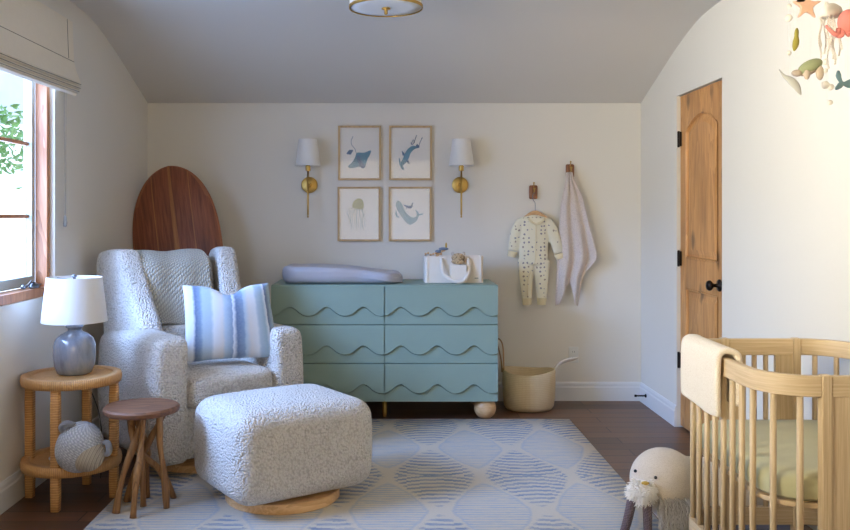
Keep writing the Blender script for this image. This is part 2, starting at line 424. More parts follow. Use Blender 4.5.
for (z0, z1, rise) in ((1.06, 1.93, .09), (.22, .88, 0)):
    fr = BM(); loops = []
    for ins, x in ((.001, -.003), (.008, -.004), (.012, .004), (.014, DD-.001), (.030, DD-.001), (.060, .004), (.064, .004)):
        pl = arch_panel(y0+ins, y1-ins, z0+ins, z1-ins, rise*(1-ins*3)); loops.append([fr.verts.new((x, p[0], p[1])) for p in pl])
    for a, b in zip(loops, loops[1:]):
        for i in range(len(a)): fr.faces.new((a[i], a[(i+1) % len(a)], b[(i+1) % len(a)], b[i]))
    fr.faces.new(loops[-1])
    obj('door_panel', fr, M['door'], door, smooth=False)
k = BM(); Rk = Matrix.Rotation(radians(-90), 3, 'Y')
lathe(k, [(0, 0), (.034, 0), (.034, .006), (.030, .010), (.012, .014), (.010, .035), (.018, .042), (.028, .052), (.029, .062), (.022, .072), (0, .076)], 24, M3=Rk)
obj('door_knob', k, M['bronze'], door, loc=(0, DY0+.085, .937), label='dark bronze knob')
for z in (.42, 1.055, 1.80):
    h = BM(); lathe(h, [(0, -.052), (.006, -.05), (.008, -.045), (.008, .045), (.006, .05), (0, .052)], 12, c=(-.012, DY1-.006, z))
    box(h, -.011, .002, DY1-.03, DY1-.001, z-.045, z+.045)
    obj('hinge', h, M['bronze'], door, smooth=False, label='dark bronze hinge')

# ---- window in the left wall
win = struct(bpy.data.objects.new('window_1', None)); link(win)
xf0, xf1 = -1.822, -1.760
fb = BM(); w = .035
box(fb, xf0, xf1, WY0, WY0+w, WZ0, WZ1); box(fb, xf0, xf1, WY1-w, WY1, WZ0, WZ1)
box(fb, xf0, xf1, WY0+w, WY1-w, WZ1-w, WZ1); box(fb, xf0-.02, xf1+.012, WY0+w, WY1-w, WZ0, WZ0+.045)

obj('window_frame', fb, M['window_wood'], win, smooth=False, mods=[BEV(.003, 2)])
mid = (WY0+WY1)/2
sashm = plain('sash_paint', rgb((178, 182, 172)), .5)
for (a, b) in ((WY0+w, mid), (mid, WY1-.03)):
    s = BM(); x0, x1 = -1.868, -1.824; q = .038
    box(s, x0, x1, a, a+q, WZ0+.05, WZ1-w); box(s, x0, x1, b-q, b, WZ0+.05, WZ1-w)
    box(s, x0, x1, a+q, b-q, WZ0+.05, WZ0+.10); box(s, x0, x1, a+q, b-q, WZ1-w-q, WZ1-w)
    sash = obj('window_sash', s, sashm, win, smooth=False, mods=[BEV(.003, 2)], label='pale painted sash')
    mb = BM()
    for z in (1.318, 1.687, 2.03): box(mb, -1.862, -1.842, a+q, b-q, z-.009, z+.009)
    obj('muntin', mb, M['window_wood'], sash, smooth=False)
    obj('pane', B((-1.855, -1.851, a+q, b-q, WZ0+.10, WZ1-w-q)), M['glass'], sash, smooth=False)
wc = BM(); 
lathe(wc, [(0, 0), (.026, 0), (.03, .008), (.024, .02), (.012, .026), (0, .027)], 18, c=(-1.775, 4.29, WZ0+.045), sx=.7, sy=1.6)
tube(wc, smooth_pts([(-1.775, 4.29, WZ0+.07), (-1.765, 4.24, WZ0+.085), (-1.757, 4.18, WZ0+.07), (-1.755, 4.13, WZ0+.062)], 5), .006)
ball(wc, (-1.755, 4.115, WZ0+.064), .012); tube(wc, [(-1.775, 4.29, WZ0+.06), (-1.79, 4.40, WZ0+.055)], .006)
obj('window_crank', wc, M['steel'], win, label='grey metal casement crank')

# ---- outside: garden house wall and shrub (seen through the panes)
ow = thing('house', 'pale house beyond the window with a grey roof edge', 'house', (-6.0, 11.5, 0))
bm = B((-3, 3, 0, 3, -.5, 2.6)); obj('wall', bm, plain('pale_stucco', rgb((238, 232, 222)), .9), ow, smooth=False)
bm = BM(); prism(bm, [(-3.3, 2.55), (3.3, 2.55), (3.3, 2.75), (0, 3.9), (-3.3, 2.75)], -.5, 3.3, 'Y'); obj('roof', bm, plain('grey_roof', rgb((150, 150, 156)), .8), ow, smooth=False)
leafm = plain('leaf_green', rgb((86, 116, 54)), .6, var=.35, vs=6)
tr_ = thing('tree', 'leafy green tree outside the window', 'tree', (-3.5, 7.2, -.5))
bm = BM(); tube(bm, smooth_pts([(0, 0, 0), (.05, .05, 1.2), (-.05, .1, 2.0), (-.3, .2, 2.8)], 5), [.08-.0018*i for i in range(16)]); obj('trunk', bm, M['hook_wood'], tr_)
bm = BM()
for i in range(950):
    a = random.uniform(0, 2*pi); rr = .75*random.random()**.5; c = Vector((rr*cos(a)-.15, rr*sin(a)*.8+.1, random.gauss(2.5, .17)))
    d = Vector((random.uniform(-1, 1), random.uniform(-1, 1), random.uniform(-.8, .2))).normalized(); s = d.cross(Vector((random.random(), random.random(), 1))).normalized(); L = random.uniform(.06, .11)
    u = d.cross(s)*.15*L
    f = [bm.verts.new(p) for p in (c, c+d*L*.5+s*L*.28+u, c+d*L, c+d*L*.5-s*L*.28+u)]; bm.faces.new(f)
obj('foliage', bm, leafm, tr_, smooth=False)

# ---- roman shade
rs = thing('roman_shade', 'beige linen roman shade gathered above the window', 'window shade', (XL, 0, 0))
def shade_prof():
    P = [(.012, 2.36), (.036, 2.358), (.040, 2.25), (.044, 2.144), (.058, 2.09), (.082, 2.03), (.078, 2.018), (.071, 2.027), (.069, 2.020), (.078, 2.008), (.075, 1.998), (.068, 2.009), (.066, 2.002), (.072, 1.990), (.068, 1.980), (.061, 1.991), (.058, 1.984), (.062, 1.972), (.05, 1.962), (.02, 1.972), (.014, 2.05)]
    return P
bm = BM(); sp_ = shade_prof(); y0, y1 = 2.75, 4.6
rows = 24; R = []
for i in range(rows+1):
    y = y0+(y1-y0)*i/rows; sag = -.012*sin(pi*(i/rows))
    R.append([bm.verts.new((o, y, z+(sag if z < 2.1 else 0))) for o, z in sp_])
for i in range(rows):
    for k in range(len(sp_)): bm.faces.new((R[i][k], R[i+1][k], R[i+1][(k+1) % len(sp_)], R[i][(k+1) % len(sp_)]))
bm.faces.new(R[0]); bm.faces.new(R[-1])
obj('shade_fabric', bm, M['romanshade'], rs, smooth='auto')
bm = BM(); box(bm, .0425, .0450, y0, y1, 2.142, 2.145); 
tube(bm, [(.0375, 4.52, 2.355), (.0412, 4.52, 2.25), (.045, 4.52, 2.15)], .0012, 6)
obj('seam', bm, M['seam'], rs, smooth=False, label='darker stitched seam')
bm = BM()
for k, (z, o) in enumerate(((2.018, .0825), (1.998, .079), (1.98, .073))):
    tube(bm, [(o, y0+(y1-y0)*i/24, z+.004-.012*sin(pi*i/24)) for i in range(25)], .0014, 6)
obj('fold_line', bm, plain('dark_fold_line', rgb((110, 104, 94)), .8), rs, label='dark line along each fold')  # thin dark tube along each fold
bm = BM()
tube(bm, smooth_pts([(.022, 4.52, 2.0), (.022, 4.522, 1.7), (.024, 4.525, 1.32)], 6), .0018, 6)
tube(bm, smooth_pts([(.022, 4.545, 2.0), (.022, 4.542, 1.7), (.024, 4.53, 1.32)], 6), .0018, 6)
obj('pull_cord', bm, plain('cord', rgb((170, 166, 158)), .7), rs)
bm = BM(); lathe(bm, [(0, 0), (.009, .003), (.011, .02), (.007, .05), (.004, .06), (0, .062)], 12, c=(.024, 4.527, 1.262)); obj('cord_tassel', bm, plain('tassel_grey', rgb((150, 150, 150)), .4), rs)

# ---- outlet and door stop
o = thing('power_outlet', 'white power outlet on the back wall above the basket handle', 'outlet', W(573.5, 354.7, YB-.003))
obj('cover_plate', B((-.035, .035, -.004, .002, -.057, .057)), M['plastic'], o, smooth=False, mods=[BEV(.003, 2)])
for z in (-.022, .022):
    rc = BM(); lathe(rc, [(0, 0), (.017, 0), (.017, .003), (0, .003)], 20, c=(0, -.003, z), M3=Matrix.Rotation(radians(90), 3, 'X'))
    r_ = obj('receptacle', rc, M['plastic'], o, smooth=False)
    obj('slots', B((-.008, -.005, -.0066, -.0058, z-.005, z+.006), (.005, .008, -.0066, -.0058, z-.005, z+.006)), M['black'], r_, smooth=False)
bm = BM(); Rx = Matrix.Rotation(radians(-90), 3, 'Y')
lathe(bm, [(0, 0), (.013, 0), (.013, .006), (.006, .010)]+[(.0048+.0012*(i % 2), .012+i*.003) for i in range(18)]+[(.005, .066), (.009, .067), (.009, .08), (0, .082)], 14, M3=Rx)
o = obj('door_stop', bm, M['bronze']); o.location = (XR-.014, 5.98, .07); tag(o, 'dark spring door stop on the right baseboard near the corner', 'door stop')

# ================================================================== RUG
t = NT('rug_pattern'); tc = t.n('ShaderNodeTexCoord'); sp = t.n('ShaderNodeSeparateXYZ'); t.put(sp.inputs[0], tc.outputs['Object'])
PX, PY = .465, 1.04; X0, Y0 = .455, 4.864
wob = t.noise(tc.outputs['Object'], 9, 2)
xs = t.math('ADD', sp.outputs[0], t.math('MULTIPLY', t.math('SUBTRACT', wob, .5), .03))
ys = sp.outputs[1]
def tri(v, p, o):   # 0 at o, 1 at o + p/2
    f = t.math('FRACT', t.math('ADD', t.math('DIVIDE', t.math('SUBTRACT', v, o), p), .5))
    return t.math('MULTIPLY', t.math('ABSOLUTE', t.math('SUBTRACT', f, .5)), 2)
p = tri(xs, PX, X0); q = tri(ys, PY, Y0)
jag = t.noise(t.coord(scale=(1, 14, 1)), 30, 1)
def pw(a): return t.math('POWER', a, 1.3)
dj = t.math('MULTIPLY', t.math('SUBTRACT', jag, .5), .14)
d = t.math('ADD', t.math('POWER', t.math('ADD', pw(p), pw(q)), 1/1.3), dj)
dB = t.math('ADD', t.math('POWER', t.math('ADD', pw(t.math('SUBTRACT', 1, p)), pw(t.math('SUBTRACT', 1, q))), 1/1.3), t.math('MULTIPLY', dj, 2.2))
A = t.math('LESS_THAN', d, .74); Bm = t.math('LESS_THAN', dB, .88)
Aring = t.math('LESS_THAN', t.math('ABSOLUTE', t.math('SUBTRACT', d, .74)), .03)
fn_ = t.noise(t.coord(scale=(1, 10, 1)), 14, 3, .7)
hatch = t.math('SINE', t.math('ADD', t.math('MULTIPLY', ys, 2*pi/.030), t.math('MULTIPLY', fn_, 5.0)))
hatch = t.math('MULTIPLY', t.math('GREATER_THAN', hatch, -.15), A)
# tribal motif: bowed stripes
xq = t.math('MULTIPLY', t.math('FLOOR', t.math('MULTIPLY', xs, 48)), 1/48)
xv = t.n('ShaderNodeCombineXYZ'); t.put(xv.inputs[0], xq)
wn = t.n('ShaderNodeTexWhiteNoise', {'Vector': xv.outputs[0]}, noise_dimensions='3D').outputs[0]
pb = tri(xq, PX, X0+PX/2)
yb = t.math('MULTIPLY', t.math('SUBTRACT', 1, q), PY/2)
ph = t.math('MULTIPLY', t.math('SUBTRACT', yb, t.math('MULTIPLY', t.math('MULTIPLY', pb, pb), .10)), 2*pi/.056)
st = t.math('SINE', t.math('ADD', ph, t.math('MULTIPLY_ADD', t.math('SUBTRACT', fn_, .5), 3.0, t.math('MULTIPLY', wn, .9))))
st = t.math('MULTIPLY', t.math('GREATER_THAN', st, .0), Bm)
yarn = t.noise(t.coord(scale=(1, 2.2, 1)), 120, 2)
cream = t.mix(yarn, rgb((196, 188, 174)), rgb((216, 208, 194)))
blueA = t.mix(yarn, rgb((142, 158, 180)), rgb((176, 188, 202)))
blueB = t.mix(yarn, rgb((100, 124, 156)), rgb((138, 158, 186)))
patch = t.ramp(t.noise(t.coord(scale=(1, 5, 1)), 8, 3, .6), [(.36, (.25, .25, .25, 1)), (.62, (1, 1, 1, 1))])
c = t.mix(t.math('MULTIPLY', hatch, t.math('MULTIPLY', patch, .85)), cream, blueA)
c = t.mix(t.math('MULTIPLY', Aring, .45), c, blueA)
c = t.mix(t.math('MULTIPLY', st, t.math('MULTIPLY_ADD', patch, .75, .2)), c, blueB)
rib = t.math('SINE', t.math('MULTIPLY', ys, 2*pi/.0085))
t.bump(t.math('ADD', t.math('MULTIPLY', rib, .4), yarn), .5, .004)
M['rug'] = t.set(c, .95, spec=.15)
bm = BM(); rbox(bm, -1.283, 1.16, 2.53, 5.562, 0.0005, .009, .003, 12)
o = obj('area_rug', bm, M['rug'], smooth=True); tag(o, 'large cream and blue patterned rug on the wood floor', 'rug')

# ================================================================== DRESSER
DX0, DX1, DYF, DYB, DZ0, DZ1 = -.765, .6945, 5.53, 6.03, .124, .876
dr = thing('dresser', 'sage teal six drawer dresser with scalloped wavy fronts', 'dresser', ((DX0+DX1)/2, 0, 0))
hw = (DX1-DX0)/2
obj('carcass', B((-hw, hw, DYF+.022, DYB, DZ0, DZ1-.02)), M['teal'], dr, smooth=False, mods=[BEV(.002, 1)])
obj('top_board', B((-hw, hw, DYF+.002, DYB, DZ1-.02, DZ1)), M['teal'], dr, smooth=False, mods=[BEV(.003, 2)])
rowh = (DZ1-.006-DZ0)/3
def wave(x, L): return -cos(2*pi*3*x/L)*.029
for r in range(3):
    zb = DZ0+r*rowh+.002; zt = DZ0+(r+1)*rowh-.002
    for s in (0, 1):
        xa = -hw+.002 if s == 0 else .003; xb = -.003 if s == 0 else hw-.002; L = xb-xa
        dfr = BM()
        box(dfr, xa, xb, DYF+.014, DYF+.021, zb, zt)
        wz = zb+.082; c0 = .165 if s == 0 else .138
        n = 60
        poly = [(xa+L*i/n, wz+.029*cos(2*pi*(i/n-c0)/.325)+.004*cos(4*pi*(i/n-c0)/.325)) for i in range(n+1)]+[(xb, zt), (xa, zt)]
        prism(dfr, poly, DYF-.014, DYF+.014, 'Y')
        low = [(x, z-.006) for x, z in poly[:n+1]]+[(xb, zb), (xa, zb)]
        prism(dfr, low, DYF+.002, DYF+.014, 'Y')
        obj('drawer', dfr, M['teal'], dr, smooth=False)
for (x, y) in ((hw-.075, DYF+.075), (-hw+.075, DYF+.075), (hw-.075, DYB-.08), (-hw+.075, DYB-.08)):
    f = BM(); ball(f, (0, 0, 0), .0715, u=28, v=18); obj('ball_foot', f, M['ballwood'], dr, loc=(x, y, .071), label='round natural wood foot')
f = BM(); lathe(f, [(0, 0), (.011, 0), (.013, .01), (.016, .03), (.016, .12), (0, .124)], 16, c=(0, DYF+.12, 0)); obj('center_leg', f, M['brass'], dr, label='small brass middle leg')

# changing pad
bm = BM(); L = .80
def pad(q):
    u = q.x/(L/2); w = .80+.20*cos((u+.12)*pi*1.25)**2 if True else 1
    waist = 1-.16*math.exp(-((u-.28)/.28)**2)
    q = Vector((q.x, q.y*waist, q.z))
    if q.z > .05:
        edge = min(1, (abs(q.y)/.19)**2+max(0, abs(u)-.75)*1.6)
        taper = .050*max(0, (u-.25))/.75 if u > .25 else 0
        q.z = q.z-.035*(1-edge)-taper-.004*sin(u*3)
    return q
rbox(bm, -L/2, L/2, -.20, .20, 0, .122, .052, 24, pad)
bm.verts.ensure_lookup_table()
o = obj('changing_pad', bm, M['padgrey'], mods=[SUB(1)]); o.location = ((343-CX)*5.77/F, 5.775, DZ1+.001); tag(o, 'grey peanut shaped foam changing pad on the dresser', 'changing pad')
for v_ in o.data.vertices:   # plan outline rounded at the ends
    u = v_.co.x/(L/2); e = max(0, abs(u)-.62)/.38; v_.co.y *= sqrt(max(.0, 1-.80*e*e))

# diaper caddy
cd = thing('diaper_caddy', 'cream canvas caddy bag with rope-like handles on the dresser', 'bag', (.425, 5.80, DZ1+.001))
hx, hy, H = .195, .10, .175
bm = BM(); path = []
for (cx, cy, a0) in ((hx-.02, hy-.02, 0), (-hx+.02, hy-.02, 90), (-hx+.02, -hy+.02, 180), (hx-.02, -hy+.02, 270)):
    for k in range(5): a = radians(a0+k*22.5); path.append((cx+.02*cos(a), cy+.02*sin(a)))
sweep(bm, path, [(0, 0), (0, H), (-.006, H), (-.006, .006)], True)
box(bm, -hx+.005, hx-.005, -hy+.005, hy-.005, 0, .008)
obj('bag_body', bm, M['canvas'], cd, smooth='auto')
bm = B((-.030, .080, -hy-.048, -hy-.001, .012, .122)); obj('front_pocket', bm, M['canvas'], cd, smooth=False, mods=[BEV(.005, 2)])
for x in (-.175, .175):
    obj('seam_binding', B((x-.004, x+.004, -hy-.004, -hy+.0, .004, H)), M['canvas'], cd, smooth=False)
def strap(ys):
    bm = BM(); pts = smooth_pts([(-.085, 0, H-.01), (-.082, -.012, .12), (-.070, -.032, .06), (-.012, -.052, .020), (.05, -.054, .016), (.082, -.040, .05), (.096, -.016, .09), (.090, 0, H-.01)], 8)
    up = Vector((0, 1, 0)); prev = None
    for i, pt in enumerate(pts):
        d_ = (pts[min(i+1, len(pts)-1)]-pts[max(i-1, 0)]).normalized(); s = d_.cross(up).normalized()
        a = bm.verts.new(pt+s*.013); b = bm.verts.new(pt-s*.013)
        if prev: bm.faces.new((prev[0], a, b, prev[1]))
        prev = (a, b)
    if ys > 0:
        for v_ in bm.verts: v_.co.y *= -1
    for v_ in bm.verts: v_.co.y += ys*hy+ys*.014
    return bm
for s in (-1, 1): obj('handle_strap', strap(s), M['canvas'], cd, mods=[SOL(.006)])
obj('embroidered_mark', B((.148-.012, .148+.012, -hy-.0035, -hy-.0005, .028, .034)), plain('thread_grey', rgb((150, 148, 140)), .8), cd, smooth=False)
tp = thing('plush_toy', 'beige curly plush toy peeking from the front pocket of the caddy', 'plush toy', (.425+.025, 5.80-.10-.026, DZ1+.1235))
bm = BM(); ball(bm, (0, 0, .020), .022, 2.1, .9, .9); ball(bm, (0, 0, .045), .034, 1.35, .62, .9); obj('plush_body', bm, fabric('curly_beige', rgb((214, 186, 146)), rgb((168, 138, 98)), 90, 1, .01), tp)
for s in (-1, 1):
    bm = BM(); ball(bm, (s*.036, 0, .070), .012, 1, .5, 1.2); obj('ear', bm, M['plush'], tp)
for s in (-1, 1):
    bm = BM(); ball(bm, (s*.014, -.021, .050), .003); obj('eye', bm, M['black'], tp)
tp = thing('rattle_toy', 'small wooden and felt rattle sticking out of the caddy left end', 'rattle', (.425-.11, 5.80, DZ1+.011))
bm = BM(); tube(bm, smooth_pts([(.03, 0, 0), (.01, 0, .1), (.0, -.01, .17), (.03, -.02, .195), (.055, -.02, .205)], 6), .008); obj('handle', bm, M['ballwood'], tp)
bm = BM()
for k in range(7): ball(bm, (-.075+.017*k, -.02, .178+.006*sin(k*2.1)), .0085)
obj('bead_string', bm, M['ballwood'], tp)
bm = BM(); ball(bm, (.045, -.02, .212), .022, 1.5, .8, .5); ball(bm, (.01, -.02, .195), .016, 1.4, .8, .7); obj('felt_head', bm, plain('blue_grey_felt', rgb((120, 134, 150)), .9), tp)
bm = BM(); ball(bm, (.062, -.02, .235), .010, .7, .7, 2); obj('horn', bm, M['gold_thread'], tp)

# ================================================================== WALL PIECES
def sconce(px, label):
    c = W(px, 185, YB-.115); t_ = thing('wall_sconce', label, 'wall lamp', (c.x, YB, c.z+.004), 0, 'brass wall sconces')
    R9 = Matrix.Rotation(radians(90), 3, 'X')
    bm = BM(); lathe(bm, [(0, 0), (.058, 0), (.058, .012), (.052, .016), (.016, .018), (.012, .03), (0, .03)], 36, M3=R9); obj('backplate', bm, M['brass'], t_, smooth='auto')
    bm = BM(); tube(bm, [(0, -.02, 0), (0, -.11, 0)], .007, 12); obj('arm', bm, M['brass'], t_)
    bm = BM(); lathe(bm, [(0, -.235), (.006, -.23), (.006, -.222), (.0035, -.218), (.0065, -.212), (.0065, .10), (.0, .10)], 14, c=(0, -.115, 0)); obj('rod', bm, M['brass'], t_)
    bm = BM(); lathe(bm, [(0, .095), (.017, .095), (.018, .10), (.018, .130), (.012, .133), (.012, .16), (0, .16)], 20, c=(0, -.115, 0)); obj('socket_cup', bm, M['brass'], t_, smooth='auto')
    bm = BM(); lathe(bm, [(.090, .130), (.088, .132), (.0635, .316), (.0615, .316), (.087, .130)], 48, c=(0, -.115, 0), closed=True); obj('lamp_shade', bm, M['shade'], t_, smooth='auto')
    bm = BM(); ball(bm, (0, -.115, .20), .025, 1, 1, 1.4); obj('bulb', bm, M['plastic'], t_)
sconce(308, 'brass wall sconce with white shade left of the pictures')
sconce(461.3, 'brass wall sconce with white shade right of the pictures')

artb = plain('watercolour_blue', rgb((104, 146, 164)), .8, var=.3, vs=40)
artd = plain('watercolour_navy', rgb((104, 124, 148)), .8, var=.3, vs=40)
artg = plain('watercolour_sand', rgb((176, 174, 140)), .8, var=.2, vs=40)
artl = plain('watercolour_pale', rgb((158, 180, 184)), .8, var=.25, vs=40)
def picture(px, py, label, parts, animal):
    c = W(px, py, YB-.012); t_ = thing('framed_picture', label, 'picture', (c.x, YB, c.z), 0, 'sea animal pictures between the sconces')
    hw_, hh, b = .153, .194, .0135
    bm = BM()
    box(bm, -hw_, -hw_+b, -.024, -.001, -hh, hh); box(bm, hw_-b, hw_, -.024, -.001, -hh, hh)
    box(bm, -hw_+b, hw_-b, -.024, -.001, hh-b, hh); box(bm, -hw_+b, hw_-b, -.024, -.001, -hh, -hh+b)
    obj('frame', bm, M['frame_wood'], t_, smooth=False, mods=[BEV(.0015, 1)])
    obj('print_paper', B((-hw_+b, hw_-b, -.010, -.004, -hh+b, hh-b)), M['paper'], t_, smooth=False)
    obj('glass', B((-hw_+b, hw_-b, -.0185, -.0165, -hh+b, hh-b)), M['glass'], t_, smooth=False)
    bm = BM(); mats = [artb, artd, artg, artl]; z = 0
    for kind, mi, pts in parts:
        P3 = [((x/482-.5)*.316, (.5-y/530)*.398) for x, y in pts]
        yy = -.0112-z; z += .0006
        if kind == 'poly':
            P3 = [(p.x, p.y) for p in smooth_pts([(a, b_, 0) for a, b_ in P3], 4, True)]
            prism(bm, P3, yy, yy-.0004, 'Y', mi)
        else:
            pp = smooth_pts([(a, yy, b_) for a, b_ in P3], 6); r = kind*.00045
            tube(bm, pp, [r]*len(pp), 6, .3, mi)
    obj(animal, bm, mats, t_, smooth=False)
picture(359.5, 153, 'framed picture of a blue stingray', [
    ('poly', 0, [(215, 262), (290, 262), (362, 240), (358, 275), (325, 330), (300, 400), (275, 408), (240, 395), (160, 408), (115, 395), (165, 350), (195, 300)]),
    ('poly', 1, [(212, 300), (235, 290), (262, 340), (300, 385), (285, 410), (250, 398), (222, 350)]),
    (3.5, 1, [(205, 265), (190, 225), (158, 190), (150, 150), (172, 105)]),
    ('poly', 1, [(100, 272), (125, 240), (145, 235), (172, 238), (158, 262), (145, 280), (125, 278)])], 'painted_stingray')
picture(410.4, 153, 'framed picture of a diving hammerhead shark', [
    ('poly', 0, [(300, 200), (255, 200), (205, 235), (175, 285), (150, 335), (135, 350), (125, 320), (115, 318), (122, 372), (150, 420), (172, 420), (165, 395), (160, 385), (200, 350), (225, 310), (245, 265), (285, 228), (325, 215)]),
    ('poly', 1, [(300, 195), (318, 178), (325, 190), (340, 195), (332, 218), (310, 212)]),
    ('poly', 1, [(158, 290), (148, 245), (165, 258), (180, 280)]), ('poly', 1, [(200, 340), (215, 332), (232, 368), (212, 362)]),
    (5, 1, [(332, 195), (350, 155), (368, 125)]), (7, 1, [(362, 132), (372, 118)]),
    (5, 1, [(245, 165), (262, 185), (285, 155), (308, 95)]), (4, 1, [(250, 185), (270, 140), (290, 170)])], 'painted_hammerhead')
jl = [('poly', 2, [(170, 200), (180, 150), (225, 118), (270, 125), (292, 165), (290, 205), (262, 222), (215, 215)])]
for k in range(13):
    x = 150+k*12.5; jl.append((1.6, 2 if k % 2 else 3, [(190+k*7, 212), (x+10*sin(k*2), 270), (x-12*sin(k*1.3), 330), (x+8, 385+(k % 3)*18)]))
jl += [(1.8, 2, [(180, 215), (125, 215), (150, 245), (125, 280), (140, 330), (130, 360)]), (1.8, 2, [(275, 220), (310, 245), (290, 290), (320, 330)]), (1.8, 3, [(160, 240), (110, 250), (150, 330), (160, 440)])]
picture(359.0, 214, 'framed picture of a pale jellyfish', jl, 'painted_jellyfish')
picture(410.0, 214, 'framed picture of a grey whale with a small dark whale above', [
    ('poly', 3, [(95, 150), (115, 138), (150, 165), (180, 225), (215, 270), (265, 298), (305, 290), (315, 262), (298, 225), (330, 245), (340, 265), (388, 258), (370, 275), (338, 280), (320, 320), (285, 350), (235, 365), (190, 335), (150, 290), (105, 230), (88, 185)]),
    ('poly', 3, [(92, 230), (80, 255), (92, 292), (125, 298), (105, 275)]), (3, 0, [(140, 180), (180, 250), (220, 300), (270, 330)]),
    ('poly', 1, [(170, 172), (195, 182), (235, 188), (255, 180), (262, 162), (278, 158), (268, 175), (268, 195), (245, 212), (215, 208), (195, 214), (205, 200), (185, 190)])], 'painted_whale')

# ---- hooks, hanger, onesie, towel
def hook(px, py, label):
    c = W(px, py, YB); t_ = thing('wall_hook', label, 'hook', (c.x, YB, c.z), 0, 'wooden hooks on the back wall')
    bm = BM(); rbox(bm, -.030, .030, -.024, 0, -.054, .044, .0115, 12); obj('wood_block', bm, M['hook_wood'], t_)
    bm = BM(); tube(bm, smooth_pts([(0, -.018, -.012), (0, -.04, -.012), (0, -.055, 0), (0, -.058, .014)], 5), .0045); ball(bm, (0, -.058, .017), .008); obj('brass_peg', bm, M['brass'], t_)
    bm = BM(); tube(bm, smooth_pts([(0, -.02, .03), (0, -.032, .038), (0, -.040, .052), (0, -.040, .058)], 5), .0035); ball(bm, (0, -.040, .060), .006); obj('brass_peg', bm, M['brass'], t_)
    return t_
hk1 = hook(533, 191.5, 'left wooden wall hook holding the baby onesie hanger')
hk2 = hook(569.5, 170.5, 'right wooden wall hook holding the towel')
hc = W(535.2, 214, YB-.06)
hg = thing('clothes_hanger', 'small wooden clothes hanger inside the patterned onesie', 'hanger', hc)
bm = BM()
pts = smooth_pts([(-.085, 0, -.032), (-.055, 0, -.014), (-.025, 0, .004), (0, 0, .010), (.025, 0, .004), (.055, 0, -.014), (.085, 0, -.032)], 5)
tube(bm, pts, [.009+.006*cos(pi*(i/(len(pts)-1)-.5)) for i in range(len(pts))], 12, .7); obj('shoulder_bar', bm, M['ballwood'], hg)
bm = BM(); tube(bm, smooth_pts([(0, 0, .015), (0, 0, .07), (-.004, 0, .085), (-.014, 0, .10), (-.018, 0, .125), (-.012, 0, .145), (-.003, 0, .150)], 6), .002, 8); obj('wire_hook', bm, M['steel'], hg)
# onesie
t = NT('leaf_print_cotton'); v = t.coord()
vo = t.n('ShaderNodeTexVoronoi', {'Vector': v, 'Scale': 34, 'Randomness': .4}); msk = t.math('LESS_THAN', t.math('ADD', vo.outputs[0], t.math('MULTIPLY', t.noise(v, 120, 1), .3)), .40)
cc = t.ramp(vo.outputs[1], [(.3, rgb((138, 132, 140))), (.55, rgb((160, 144, 130))), (.8, rgb((150, 152, 150)))], 'CONSTANT')
c = t.mix(msk, rgb((230, 222, 194)), cc); t.bump(t.noise(v, 25, 3), .3, .008)
M['onesie'] = t.set(c, .9, sheen=.2)
M['onesie_rib'] = plain('plain_cream_rib', rgb((228, 214, 176)), .9, var=.04)
on = thing('baby_onesie', 'cream footless baby onesie with small grey leaf print on a hanger', 'baby clothes', W(535, 214, YB-.06))
k = (YB-.06)/F
def op(x, y, dy=0): return Vector(((500+x/3.53-535)*k, dy, -(160+y/3.53-214)*k))
bm = BM()
def lim(P, R, fl=.45): tube(bm, smooth_pts(P, 5), [R[0]+(R[1]-R[0])*i/(5*(len(P)-1)) for i in range(5*(len(P)-1)+1)], 16, fl)
lim([op(118, 205), op(119, 250), op(118, 310), op(117, 368)], (.115, .10), .32)
lim([op(82, 222), op(60, 255), op(45, 320)], (.055, .036), .42)
lim([op(160, 220), op(188, 262), op(208, 328)], (.055, .036), .42)
lim([op(93, 355), op(92, 420), op(95, 490)], (.062, .036), .42)
lim([op(146, 355), op(148, 420), op(147, 490)], (.062, .036), .42)
lim([op(78, 222), op(118, 212), op(162, 222)], (.04, .04), .6)
obj('onesie_body', bm, M['onesie'], on, mods=[('REMESH', dict(mode='VOXEL', voxel_size=.006)), ('SMOOTH', dict(factor=.6, iterations=8))])
for (a, b, r) in (((45, 322), (40, 342), .036), ((208, 330), (213, 348), .036), ((95, 488), (95, 512), .036), ((147, 488), (147, 512), .036)):
    bm = BM(); tube(bm, [op(*a), op(*b)], [r, r*.85], 16, .5); obj('cuff', bm, M['onesie_rib'], on, mods=[BEV(.004, 2)])
bm = BM(); tube(bm, smooth_pts([op(98, 205, -.028), op(104, 215, -.035), op(124, 226, -.04), op(148, 215, -.035), op(154, 203, -.028)], 5), .008, 8); obj('neckline', bm, M['onesie_rib'], on)
bm = BM(); tube(bm, smooth_pts([op(124, 226, -.038), op(121, 300, -.042), op(120, 360, -.036), op(96, 420, -.03), op(96, 480, -.022)], 5), .0022, 6); obj('zipper', bm, M['onesie_rib'], on)

